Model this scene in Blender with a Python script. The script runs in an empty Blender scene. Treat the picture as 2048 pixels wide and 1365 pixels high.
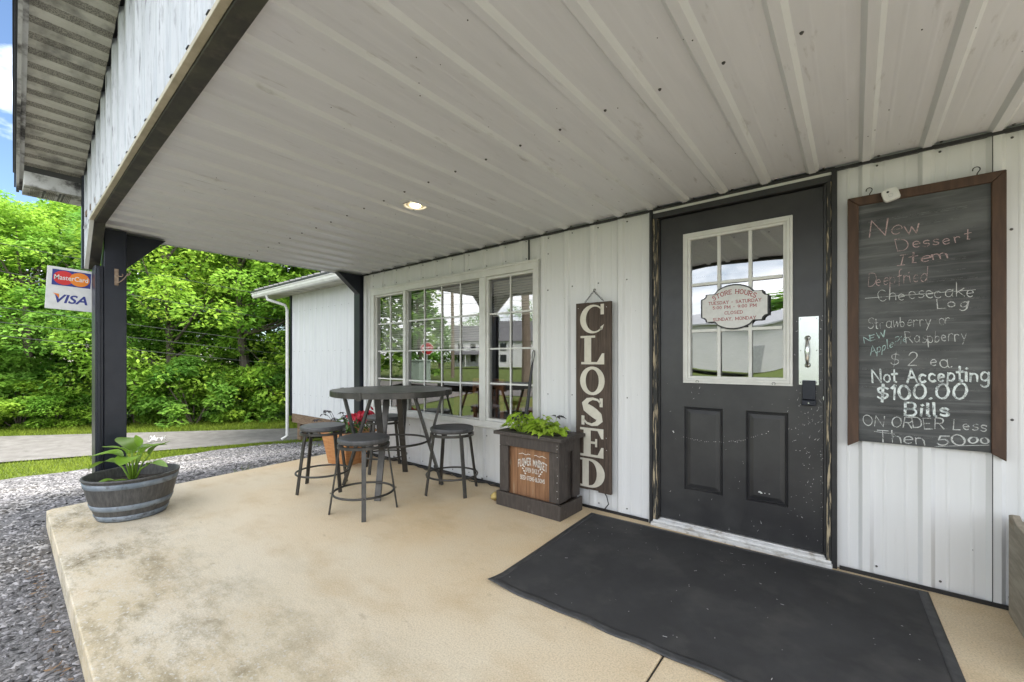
import bpy, math, random
from mathutils import Vector, Matrix
R = math.radians
random.seed(7)
S = bpy.context.scene
C = S.collection

# ------------------------------------------------------------------ camera
FPX, CXP, HYP = 849.0, 1024.0, 721.0          # focal length, centre and horizon of the 2048 px photograph
TH = math.atan2(686, 849); SN, CS = math.sin(TH), math.cos(TH)
CAMY, CAMZ = -2.91, 1.125
cd = bpy.data.cameras.new('camera'); cam = bpy.data.objects.new('camera', cd); C.objects.link(cam)
cam.location = (0, CAMY, CAMZ); cam.rotation_euler = (R(90), 0, TH)
cd.sensor_width = 36; cd.lens = FPX / 2048 * 36; cd.shift_y = 0.0188
cd.clip_start = 0.02; cd.clip_end = 2000
S.camera = cam

# ------------------------------------------------------------------ world and sun
SUN_EL, SUN_AZ = 60, 62                       # azimuth clockwise from +y
W = bpy.data.worlds.new('World'); S.world = W; W.use_nodes = True
nt = W.node_tree; nt.nodes.clear()
out = nt.nodes.new('ShaderNodeOutputWorld'); bg = nt.nodes.new('ShaderNodeBackground')
sky = nt.nodes.new('ShaderNodeTexSky'); sky.sky_type = 'NISHITA'; sky.sun_disc = False
sky.ozone_density = 3.5; sky.dust_density = .3; sky.sun_elevation = R(SUN_EL); sky.sun_rotation = R(SUN_AZ)
tc = nt.nodes.new('ShaderNodeTexCoord'); mp = nt.nodes.new('ShaderNodeMapping'); mp.inputs['Scale'].default_value = (1, 1, 2.2)
mp.inputs['Location'].default_value = (0.93, 4.96, 4.3)
nz = nt.nodes.new('ShaderNodeTexNoise'); nz.inputs['Scale'].default_value = 2.2; nz.inputs['Detail'].default_value = 7; nz.inputs['Roughness'].default_value = .55
rp = nt.nodes.new('ShaderNodeValToRGB'); rp.color_ramp.elements[0].position = .40; rp.color_ramp.elements[1].position = .54
mx = nt.nodes.new('ShaderNodeMix'); mx.data_type = 'RGBA'
mx.inputs[7].default_value = (17.0, 17.2, 17.6, 1)
L = nt.links.new
sx_ = nt.nodes.new('ShaderNodeSeparateXYZ'); gap_ = nt.nodes.new('ShaderNodeMapRange'); sub_ = nt.nodes.new('ShaderNodeMath'); sub_.operation = 'SUBTRACT'
gap_.inputs[1].default_value = -.72; gap_.inputs[2].default_value = -.90; gap_.inputs[4].default_value = .115    # the cloud deck breaks up towards -x
L(tc.outputs['Generated'], sx_.inputs[0]); L(sx_.outputs[0], gap_.inputs[0])
L(tc.outputs['Generated'], mp.inputs[0]); L(mp.outputs[0], nz.inputs['Vector']); L(nz.outputs[0], sub_.inputs[0]); L(gap_.outputs[0], sub_.inputs[1]); L(sub_.outputs[0], rp.inputs[0])
L(rp.outputs[0], mx.inputs[0]); L(sky.outputs[0], mx.inputs[6]); L(mx.outputs[2], bg.inputs[0]); L(bg.outputs[0], out.inputs[0])
bg.inputs[1].default_value = 0.05
sl = bpy.data.lights.new('sun', 'SUN'); sl.energy = 2.2; sl.angle = R(38); sl.color = (1, .96, .9)
so = bpy.data.objects.new('sun', sl); C.objects.link(so)
az, el = R(SUN_AZ), R(SUN_EL)
sd = Vector((math.sin(az) * math.cos(el), math.cos(az) * math.cos(el), math.sin(el)))
so.rotation_euler = sd.to_track_quat('Z', 'Y').to_euler(); so.location = (0, 0, 30)
S.view_settings.view_transform = 'Standard'; S.view_settings.look = 'None'
S.view_settings.exposure = 2.35; S.view_settings.gamma = 1
S.cycles.max_bounces = 10; S.cycles.diffuse_bounces = 6; S.cycles.transparent_max_bounces = 12
S.cycles.caustics_reflective = False; S.cycles.caustics_refractive = False

# ------------------------------------------------------------------ pixel helpers (points of real surfaces seen in the photograph)
def ray(u, v):
    a = u - CXP
    return (-SN * FPX + CS * a, CS * FPX + SN * a, HYP - v)
def onY(u, v, y=0.0):
    r = ray(u, v); t = (y - CAMY) / r[1]; return (r[0] * t, y, CAMZ + r[2] * t)
def onX(u, v, x):
    r = ray(u, v); t = x / r[0]; return (x, CAMY + r[1] * t, CAMZ + r[2] * t)
def behind(u, d):                              # spot on the far side of the street that the window mirrors at column u
    r = ray(u, HYP); t = d / FPX
    return (r[0] * t, 2.91 - r[1] * t)

# ------------------------------------------------------------------ materials
def _n(nt, t): return nt.nodes.new(t)
def mat(name, c, c2=None, rough=.5, scale=6, stretch=(1, 1, 1), lo=.4, hi=.65, metal=0, bump=0, bscale=60, bstretch=(1, 1, 1),
        spec=.5, dirt=None, dscale=2, dlo=.5, dhi=.7, dstretch=(1, 1, 1), detail=5, rvar=0, transl=0, island=0):
    m = bpy.data.materials.new(name); m.use_nodes = True; t = m.node_tree; t.nodes.clear()
    o = _n(t, 'ShaderNodeOutputMaterial'); p = _n(t, 'ShaderNodeBsdfPrincipled'); k = t.links.new
    p.inputs['Roughness'].default_value = rough; p.inputs['Metallic'].default_value = metal; p.inputs['Specular IOR Level'].default_value = spec
    x = _n(t, 'ShaderNodeTexCoord')
    def noise(sc, st, det=detail):
        mm = _n(t, 'ShaderNodeMapping'); mm.inputs['Scale'].default_value = st; k(x.outputs['Object'], mm.inputs[0])
        n = _n(t, 'ShaderNodeTexNoise'); n.inputs['Scale'].default_value = sc; n.inputs['Detail'].default_value = det; n.inputs['Roughness'].default_value = .6
        k(mm.outputs[0], n.inputs['Vector']); return n.outputs[0]
    def ramp(src, a, b):
        r = _n(t, 'ShaderNodeMapRange'); r.inputs[1].default_value = a; r.inputs[2].default_value = b; k(src, r.inputs[0]); return r.outputs[0]
    def mix(f, a, b):
        q = _n(t, 'ShaderNodeMix'); q.data_type = 'RGBA'
        k(f, q.inputs[0])
        for s, i in ((a, 6), (b, 7)):
            if isinstance(s, tuple): q.inputs[i].default_value = (*s, 1)
            else: k(s, q.inputs[i])
        return q.outputs[2]
    col = c
    if c2: col = mix(ramp(noise(scale, stretch), lo, hi), c, c2)
    if island:
        g = _n(t, 'ShaderNodeNewGeometry'); h = _n(t, 'ShaderNodeHueSaturation')
        mr = _n(t, 'ShaderNodeMapRange'); mr.inputs[3].default_value = 1 - island; mr.inputs[4].default_value = 1 + island; k(g.outputs['Random Per Island'], mr.inputs[0])
        k(mr.outputs[0], h.inputs['Value'])
        if isinstance(col, tuple): h.inputs['Color'].default_value = (*col, 1)
        else: k(col, h.inputs['Color'])
        col = h.outputs[0]
    if dirt: col = mix(ramp(noise(dscale, dstretch, 8), dlo, dhi), col, dirt)
    if isinstance(col, tuple): p.inputs['Base Color'].default_value = (*col, 1)
    else: k(col, p.inputs['Base Color'])
    if rvar:
        r = _n(t, 'ShaderNodeMapRange'); r.inputs[3].default_value = rough - rvar; r.inputs[4].default_value = rough + rvar
        k(noise(9, (1, 1, 1)), r.inputs[0]); k(r.outputs[0], p.inputs['Roughness'])
    if bump:
        b = _n(t, 'ShaderNodeBump'); b.inputs['Strength'].default_value = bump; b.inputs['Distance'].default_value = .004
        k(noise(bscale, bstretch), b.inputs['Height']); k(b.outputs[0], p.inputs['Normal'])
    sh = p.outputs[0]
    if transl:
        tr = _n(t, 'ShaderNodeBsdfTranslucent')
        if isinstance(col, tuple): tr.inputs[0].default_value = (*col, 1)
        else: k(col, tr.inputs[0])
        a = _n(t, 'ShaderNodeMixShader'); a.inputs[0].default_value = transl; k(sh, a.inputs[1]); k(tr.outputs[0], a.inputs[2]); sh = a.outputs[0]
    k(sh, o.inputs[0]); return m
def emit(name, c, s):
    m = bpy.data.materials.new(name); m.use_nodes = True; t = m.node_tree; t.nodes.clear()
    o = _n(t, 'ShaderNodeOutputMaterial'); e = _n(t, 'ShaderNodeEmission'); e.inputs[0].default_value = (*c, 1); e.inputs[1].default_value = s
    t.links.new(e.outputs[0], o.inputs[0]); return m
def glass(name, base, tint=(.9, .93, .92)):
    m = bpy.data.materials.new(name); m.use_nodes = True; t = m.node_tree; t.nodes.clear(); k = t.links.new
    o = _n(t, 'ShaderNodeOutputMaterial'); g = _n(t, 'ShaderNodeBsdfGlossy'); g.inputs['Roughness'].default_value = 0.0
    tr = _n(t, 'ShaderNodeBsdfTransparent'); tr.inputs[0].default_value = (*tint, 1)
    f = _n(t, 'ShaderNodeFresnel'); f.inputs[0].default_value = 1.5
    mr = _n(t, 'ShaderNodeMapRange'); mr.inputs[3].default_value = base; mr.inputs[4].default_value = 1.0; k(f.outputs[0], mr.inputs[0])
    a = _n(t, 'ShaderNodeMixShader'); k(mr.outputs[0], a.inputs[0]); k(tr.outputs[0], a.inputs[1]); k(g.outputs[0], a.inputs[2]); k(a.outputs[0], o.inputs[0]); return m

M = {}
M['wall'] = mat('painted_metal', (.695, .70, .70), (.67, .675, .675), rough=.42, scale=3, stretch=(6, 6, .4), rvar=.08, dirt=(.50, .50, .48), dscale=5, dlo=.66, dhi=.95, dstretch=(4, 4, .5))
M['ceil'] = mat('ceiling_metal', (.69, .703, .728), (.645, .658, .682), rough=.4, scale=3, stretch=(4, .5, 1), rvar=.08, dirt=(.33, .32, .30), dscale=9, dlo=.62, dhi=.85, dstretch=(3, .6, 1))
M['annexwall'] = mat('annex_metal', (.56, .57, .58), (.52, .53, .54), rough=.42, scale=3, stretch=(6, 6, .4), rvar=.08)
M['fascia'] = mat('weathered_white_metal', (.52, .54, .56), (.43, .45, .47), rough=.45, scale=6, stretch=(6, 6, .5), dirt=(.09, .09, .10), dscale=9, dlo=.55, dhi=.76, dstretch=(9, 9, .8))
M['soffit'] = mat('vinyl_soffit', (.50, .48, .41), (.40, .38, .31), rough=.55, scale=5, dirt=(.07, .065, .055), dscale=3.6, dlo=.52, dhi=.72)
M['perf'] = mat('perforated_strip', (.34, .32, .26), (.16, .15, .12), rough=.6, scale=190, lo=.44, hi=.56, detail=1, dirt=(.06, .055, .045), dscale=3.6, dlo=.52, dhi=.72)
M['stained_white'] = mat('stained_white_trim', (.52, .52, .50), (.34, .32, .29), rough=.5, scale=7, dirt=(.03, .028, .025), dscale=7, dlo=.46, dhi=.62)
M['trim_y'] = mat('aged_trim', (.48, .43, .31), (.36, .32, .22), rough=.5, scale=9)
M['white'] = mat('white_vinyl', (.68, .68, .65), (.60, .6, .57), rough=.4, scale=7, rvar=.06, dirt=(.46, .43, .36), dscale=5, dlo=.64, dhi=.86)
M['dark'] = mat('dark_painted_steel', (.010, .012, .021), (.015, .018, .028), rough=.34, scale=6, rvar=.1, spec=.35, dirt=(.035, .036, .042), dscale=30, dlo=.64, dhi=.8)
M['beam'] = mat('mildewed_dark_trim', (.022, .020, .017), (.045, .046, .028), rough=.6, scale=8, dirt=(.09, .08, .055), dscale=10, dlo=.52, dhi=.72)
M['black'] = mat('black_trim', (.012, .012, .013), (.02, .02, .021), rough=.5, scale=20)
M['door'] = mat('black_door_paint', (.022, .022, .024), (.040, .040, .040), rough=.36, scale=2.2, rvar=.12, bump=.12, bscale=70, bstretch=(3, 3, .4), dirt=(.20, .2, .2), dscale=75, dlo=.73, dhi=.78)
M['jamb'] = mat('peeling_black_jamb', (.02, .02, .018), (.40, .33, .22), rough=.65, scale=15, stretch=(7, 7, .5), lo=.53, hi=.585, bump=.5, bscale=30, bstretch=(6, 6, .6))
M['alu'] = mat('aluminium_threshold', (.74, .74, .73), (.62, .61, .59), rough=.35, metal=.3, scale=14, dirt=(.3, .26, .2), dscale=14, dlo=.58, dhi=.75)
M['steel'] = mat('brushed_steel', (.62, .64, .64), (.56, .58, .58), rough=.22, metal=1, scale=40, stretch=(1, 1, 12))
M['screw'] = mat('screw_head', (.05, .048, .045), (.1, .095, .09), rough=.5, scale=90)
M['chip'] = mat('chipped_paint', (.62, .62, .6), (.5, .5, .48), rough=.6, scale=60)
M['seam'] = mat('dark_seam', (.025, .025, .027), (.04, .04, .042), rough=.5, scale=20)
M['gun'] = mat('gunmetal', (.05, .048, .044), (.075, .07, .064), rough=.38, metal=.55, scale=12, rvar=.08)
M['seat'] = mat('grey_wood_grain_top', (.045, .046, .048), (.085, .085, .088), rough=.45, scale=5, stretch=(1, 9, 1), lo=.35, hi=.65, rvar=.08)
M['ttop'] = mat('worn_table_top', (.085, .08, .072), (.13, .123, .112), rough=.42, scale=4, stretch=(1.2, 6, 1), lo=.35, hi=.65, rvar=.1, dirt=(.055, .052, .048), dscale=6, dlo=.55, dhi=.8)
M['wood_dk'] = mat('dark_stained_wood', (.042, .033, .028), (.068, .056, .048), rough=.62, scale=9, stretch=(6, 6, 1), bump=.3, bscale=40, dirt=(.14, .125, .11), dscale=16, dlo=.62, dhi=.8)
M['signwood'] = mat('barn_wood', (.052, .036, .027), (.095, .068, .05), rough=.75, scale=7, stretch=(9, 9, .7), bump=.5, bscale=26, bstretch=(8, 8, .6), dirt=(.17, .14, .11), dscale=11, dlo=.62, dhi=.8, dstretch=(6, 6, .7))
M['rust'] = mat('rusty_wood_panel', (.20, .095, .042), (.30, .155, .075), rough=.7, scale=6, stretch=(9, 9, .6), dirt=(.36, .30, .2), dscale=8, dlo=.6, dhi=.78, dstretch=(7, 7, .6))
M['cream'] = mat('cream_letter_paint', (.64, .61, .52), (.55, .52, .43), rough=.6, scale=10, dirt=(.30, .25, .19), dscale=22, dlo=.64, dhi=.75)
M['txtw'] = mat('worn_white_paint', (.70, .69, .65), (.6, .58, .52), rough=.7, scale=40)
M['frame_br'] = mat('walnut_frame', (.052, .026, .014), (.080, .041, .022), rough=.65, scale=8, stretch=(5, 5, .6), bump=.15, bscale=40, bstretch=(6, 6, .5), dirt=(.03, .014, .008), dscale=7, dlo=.65, dhi=.8)
M['board'] = mat('dusty_chalkboard', (.030, .032, .033), (.12, .125, .125), rough=.72, scale=2.6, stretch=(.8, 1, 3.0), lo=.34, hi=.72, dirt=(.22, .225, .225), dscale=5, dlo=.52, dhi=.95, dstretch=(.3, 1, 8))
M['chalk_w'] = mat('white_chalk', (.60, .62, .61), (.34, .35, .35), rough=.9, scale=150, lo=.45, hi=.68)
M['chalk_b'] = mat('bright_chalk', (.74, .80, .80), (.5, .55, .55), rough=.9, scale=150, lo=.45, hi=.7)
M['chalk_p'] = mat('pink_chalk', (.50, .36, .36), (.28, .22, .22), rough=.9, scale=150, lo=.42, hi=.66)
M['chalk_g'] = mat('mint_chalk', (.42, .58, .56), (.28, .38, .37), rough=.9, scale=150, lo=.45, hi=.7)
M['chalk_f'] = mat('faint_chalk', (.16, .165, .165), (.08, .085, .085), rough=.9, scale=60, lo=.4, hi=.65)
def dusty(m):
    t = m.node_tree; o = next(n for n in t.nodes if n.type == 'OUTPUT_MATERIAL'); s = o.inputs[0].links[0].from_socket
    x = _n(t, 'ShaderNodeTexCoord'); n = _n(t, 'ShaderNodeTexNoise'); n.inputs['Scale'].default_value = 420; n.inputs['Detail'].default_value = 3
    n2 = _n(t, 'ShaderNodeTexNoise'); n2.inputs['Scale'].default_value = 28; ad = _n(t, 'ShaderNodeMath'); ad.operation = 'ADD'
    r = _n(t, 'ShaderNodeMapRange'); r.inputs[1].default_value = .70; r.inputs[2].default_value = 1.02
    t.links.new(x.outputs['Object'], n.inputs['Vector']); t.links.new(x.outputs['Object'], n2.inputs['Vector']); t.links.new(n.outputs[0], ad.inputs[0]); t.links.new(n2.outputs[0], ad.inputs[1]); t.links.new(ad.outputs[0], r.inputs[0])
    tr = _n(t, 'ShaderNodeBsdfTransparent'); a = _n(t, 'ShaderNodeMixShader'); t.links.new(r.outputs[0], a.inputs[0]); t.links.new(tr.outputs[0], a.inputs[1]); t.links.new(s, a.inputs[2]); t.links.new(a.outputs[0], o.inputs[0])
for k_ in ('chalk_w', 'chalk_b', 'chalk_p', 'chalk_g', 'chalk_f'): dusty(M[k_])
M['plastic_w'] = mat('white_plastic', (.68, .68, .66), (.64, .64, .62), rough=.35, scale=30)
M['signwhite'] = mat('white_sign_face', (.66, .66, .65), (.6, .6, .59), rough=.5, scale=30, bump=.3, bscale=60)
M['logo_blue'] = mat('logo_blue', (.02, .03, .20), (.026, .036, .22), rough=.5)
M['logo_red'] = mat('logo_red', (.58, .02, .02), (.52, .02, .02), rough=.5)
M['logo_or'] = mat('logo_orange', (.75, .22, .012), (.7, .2, .012), rough=.5)
M['text_red'] = mat('red_lettering', (.35, .03, .035), (.3, .028, .03), rough=.5)
M['barrel'] = mat('faux_barrel_resin', (.045, .044, .043), (.085, .082, .078), rough=.55, scale=9, stretch=(7, 7, .8), bump=.3, bscale=30, bstretch=(6, 6, .6), rvar=.1)
M['hoop'] = mat('worn_grey_hoop', (.12, .15, .18), (.21, .24, .27), rough=.5, scale=9, dirt=(.05, .05, .05), dscale=16, dlo=.54, dhi=.7)
M['soil'] = mat('potting_soil', (.022, .016, .012), (.05, .038, .03), rough=.95, scale=60, bump=1, bscale=90)
M['hosta'] = mat('hosta_leaf', (.17, .31, .03), (.27, .43, .055), rough=.4, scale=7, transl=.3, island=.25)
M['lime'] = mat('lime_leaf', (.31, .47, .035), (.42, .58, .06), rough=.5, scale=14, transl=.35, island=.25)
M['leafdk'] = mat('bedding_leaf', (.06, .13, .02), (.10, .2, .03), rough=.5, scale=14, transl=.3, island=.4)
M['purple'] = mat('dark_leaf', (.02, .016, .018), (.04, .03, .03), rough=.5)
M['petal'] = mat('red_petal', (.50, .012, .03), (.62, .03, .07), rough=.6, scale=30, transl=.25)
M['cedar'] = mat('cedar_box', (.40, .17, .06), (.5, .25, .1), rough=.6, scale=6, stretch=(1, 1, 6))
M['mat'] = mat('black_carpet_mat', (.050, .050, .051), (.062, .062, .063), rough=.95, scale=3, bump=.8, bscale=400, dirt=(.095, .092, .087), dscale=4, dlo=.50, dhi=.85, spec=.15)
M['rubber'] = mat('rubber_edge', (.035, .036, .038), (.06, .061, .063), rough=.6, scale=20)
M['cable'] = mat('black_cable', (.012, .012, .013), (.018, .018, .02), rough=.45)
M['greywood'] = mat('weathered_grey_wood', (.24, .21, .165), (.34, .3, .24), rough=.8, scale=6, stretch=(6, 1, 8), bump=.4, bscale=30, bstretch=(8, 1, 8), dirt=(.2, .13, .06), dscale=5, dlo=.6, dhi=.75)
M['brownskirt'] = mat('brown_board', (.12, .075, .045), (.2, .14, .09), rough=.8, scale=8, stretch=(1, 6, 6))
M['roofdk'] = mat('dark_roof_metal', (.03, .032, .035), (.05, .052, .055), rough=.5)
M['rag'] = mat('yellow_cloth', (.52, .38, .12), (.62, .48, .2), rough=.9, scale=30)
M['chain'] = mat('dark_iron', (.035, .034, .033), (.06, .058, .055), rough=.5, metal=.6)
M['bracket'] = mat('rusty_bracket', (.22, .15, .10), (.34, .27, .2), rough=.7, scale=40)
M['intwall'] = mat('interior_paint', (.16, .13, .10), (.2, .17, .13), rough=.8)
M['intfloor'] = mat('interior_floor', (.08, .055, .04), (.11, .08, .06), rough=.6)
M['oak'] = mat('oak_table', (.22, .085, .03), (.30, .12, .045), rough=.4, scale=5, stretch=(1, 7, 1))
M['blind'] = mat('ivory_blind', (.84, .82, .75), (.80, .78, .71), rough=.5, transl=.3)
M['glass'] = glass('window_glass', .25, (.98, .99, .98))
M['doorglass'] = glass('door_glass', .36, (.55, .58, .58))
M['lamp'] = emit('lamp_glow', (1, .80, .5), 9)
M['grass_sheet'] = mat('lawn', (.095, .125, .035), (.135, .165, .05), rough=.95, spec=.1, scale=3, dirt=(.06, .1, .018), dscale=25, dlo=.45, dhi=.7, bump=1, bscale=120)
M['blade'] = mat('grass_blade', (.14, .20, .022), (.20, .255, .035), rough=.9, spec=.1, scale=1.2, transl=.3, island=.35)
M['road'] = mat('worn_road', (.12, .112, .104), (.165, .157, .147), rough=.9, scale=4, bump=.6, bscale=120, dirt=(.085, .08, .073), dscale=7, dlo=.58, dhi=.75)
M['gravel'] = mat('gravel_bed', (.07, .068, .068), (.18, .175, .177), rough=.95, scale=75, lo=.42, hi=.6, bump=1, bscale=70, dirt=(.075, .062, .05), dscale=3, dlo=.5, dhi=.75)
M['stone'] = mat('gravel_stone', (.165, .16, .165), (.225, .215, .205), rough=.85, scale=3, island=.9)
M['conc'] = None
M['bark'] = mat('tree_bark', (.09, .072, .055), (.15, .125, .1), rough=.9, scale=8, stretch=(4, 4, .6), bump=.8, bscale=20)
M['leaf1'] = mat('bright_foliage', (.22, .40, .05), (.36, .50, .06), rough=.6, scale=.6, lo=.4, hi=.65, transl=.5, island=.2, spec=.2)
M['leaf2'] = mat('mid_foliage', (.18, .37, .05), (.31, .48, .055), rough=.6, scale=.7, lo=.38, hi=.65, transl=.5, island=.2, spec=.2)
M['leaf3'] = mat('deep_foliage', (.15, .33, .06), (.26, .44, .065), rough=.6, scale=.8, lo=.38, hi=.65, transl=.5, island=.2, spec=.2)
M['wire'] = mat('utility_wire', (.045, .05, .045), (.07, .075, .07), rough=.9, spec=.1)
M['polewood'] = mat('pole_wood', (.17, .13, .095), (.24, .19, .145), rough=.85, scale=8, stretch=(5, 5, .5))
M['hsiding'] = mat('house_siding', (.62, .62, .62), (.56, .56, .56), rough=.6, scale=2, stretch=(1, 1, 14))
M['shingle'] = mat('grey_shingles', (.10, .10, .105), (.15, .15, .155), rough=.85, scale=8)
M['stopred'] = mat('stop_red', (.42, .012, .015), (.38, .012, .014), rough=.4)
M['galv'] = mat('galvanised_metal', (.40, .41, .42), (.5, .51, .52), rough=.45, metal=.6)
M['darkglass'] = mat('dark_window', (.02, .024, .028), (.035, .04, .045), rough=.12)

def concrete():
    m = bpy.data.materials.new('porch_concrete'); m.use_nodes = True; t = m.node_tree; t.nodes.clear(); k = t.links.new
    o = _n(t, 'ShaderNodeOutputMaterial'); p = _n(t, 'ShaderNodeBsdfPrincipled'); x = _n(t, 'ShaderNodeTexCoord')
    sep = _n(t, 'ShaderNodeSeparateXYZ'); k(x.outputs['Object'], sep.inputs[0])
    def noise(s, st=(1, 1, 1), d=7, r=.62):
        mm = _n(t, 'ShaderNodeMapping'); mm.inputs['Scale'].default_value = st; k(x.outputs['Object'], mm.inputs[0])
        n = _n(t, 'ShaderNodeTexNoise'); n.inputs['Scale'].default_value = s; n.inputs['Detail'].default_value = d; n.inputs['Roughness'].default_value = r
        k(mm.outputs[0], n.inputs['Vector']); return n.outputs[0]
    def rng(s, a, b, c=0, d=1):
        r = _n(t, 'ShaderNodeMapRange'); r.inputs[1].default_value = a; r.inputs[2].default_value = b; r.inputs[3].default_value = c; r.inputs[4].default_value = d; k(s, r.inputs[0]); return r.outputs[0]
    def mul(a, b):
        q = _n(t, 'ShaderNodeMath'); q.operation = 'MULTIPLY'; k(a, q.inputs[0]); k(b, q.inputs[1]); return q.outputs[0]
    def mix(f, a, b):
        q = _n(t, 'ShaderNodeMix'); q.data_type = 'RGBA'; k(f, q.inputs[0])
        for s, i in ((a, 6), (b, 7)):
            if isinstance(s, tuple): q.inputs[i].default_value = (*s, 1)
            else: k(s, q.inputs[i])
        return q.outputs[2]
    base = mix(rng(noise(1.1), .38, .62), (.70, .535, .325), (.74, .625, .445))
    base = mix(rng(sep.outputs[1], -1.0, -2.2), base, (.665, .60, .475))          # greyer tan towards the open edge, more orange towards the wall
    base = mix(rng(noise(2.3, (1, 1.6, 1)), .5, .75, 0, .55), base, (.50, .36, .19))
    base = mix(rng(noise(150, d=3), .42, .72, 0, .55), base, (.30, .24, .165))
    base = mix(rng(noise(95, d=2), .66, .74, 0, .6), base, (.82, .76, .64))
    base = mix(rng(noise(14, (1, 1, 1), 9, .75), .60, .72, 0, .45), base, (.36, .28, .19))
    edge = rng(sep.outputs[1], -1.75, -2.5)                                         # weathered zone along the open edge
    st = mul(rng(noise(2.2, (.9, 1.7, 1), 14, .78), .47, .64), edge)
    base = mix(mul(rng(noise(1.3, (1, 1.5, 1), 6), .42, .62, 0, .8), edge), base, (.50, .405, .25)); base = mix(st, base, (.20, .165, .095))
    st2 = rng(noise(5, (1, 2.5, 1)), .64, .78); base = mix(mul(st2, rng(sep.outputs[1], -.2, -2.4, .25, .9)), base, (.28, .22, .15))
    pale = rng(noise(52, d=5, r=.7), .56, .63); base = mix(mul(pale, edge), base, (.58, .55, .49))
    k(base, p.inputs['Base Color']); p.inputs['Roughness'].default_value = .8; p.inputs['Specular IOR Level'].default_value = .3
    b = _n(t, 'ShaderNodeBump'); b.inputs['Strength'].default_value = .6; b.inputs['Distance'].default_value = .003
    k(noise(260, d=5), b.inputs['Height']); k(b.outputs[0], p.inputs['Normal']); k(p.outputs[0], o.inputs[0]); return m
M['conc'] = concrete()

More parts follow.
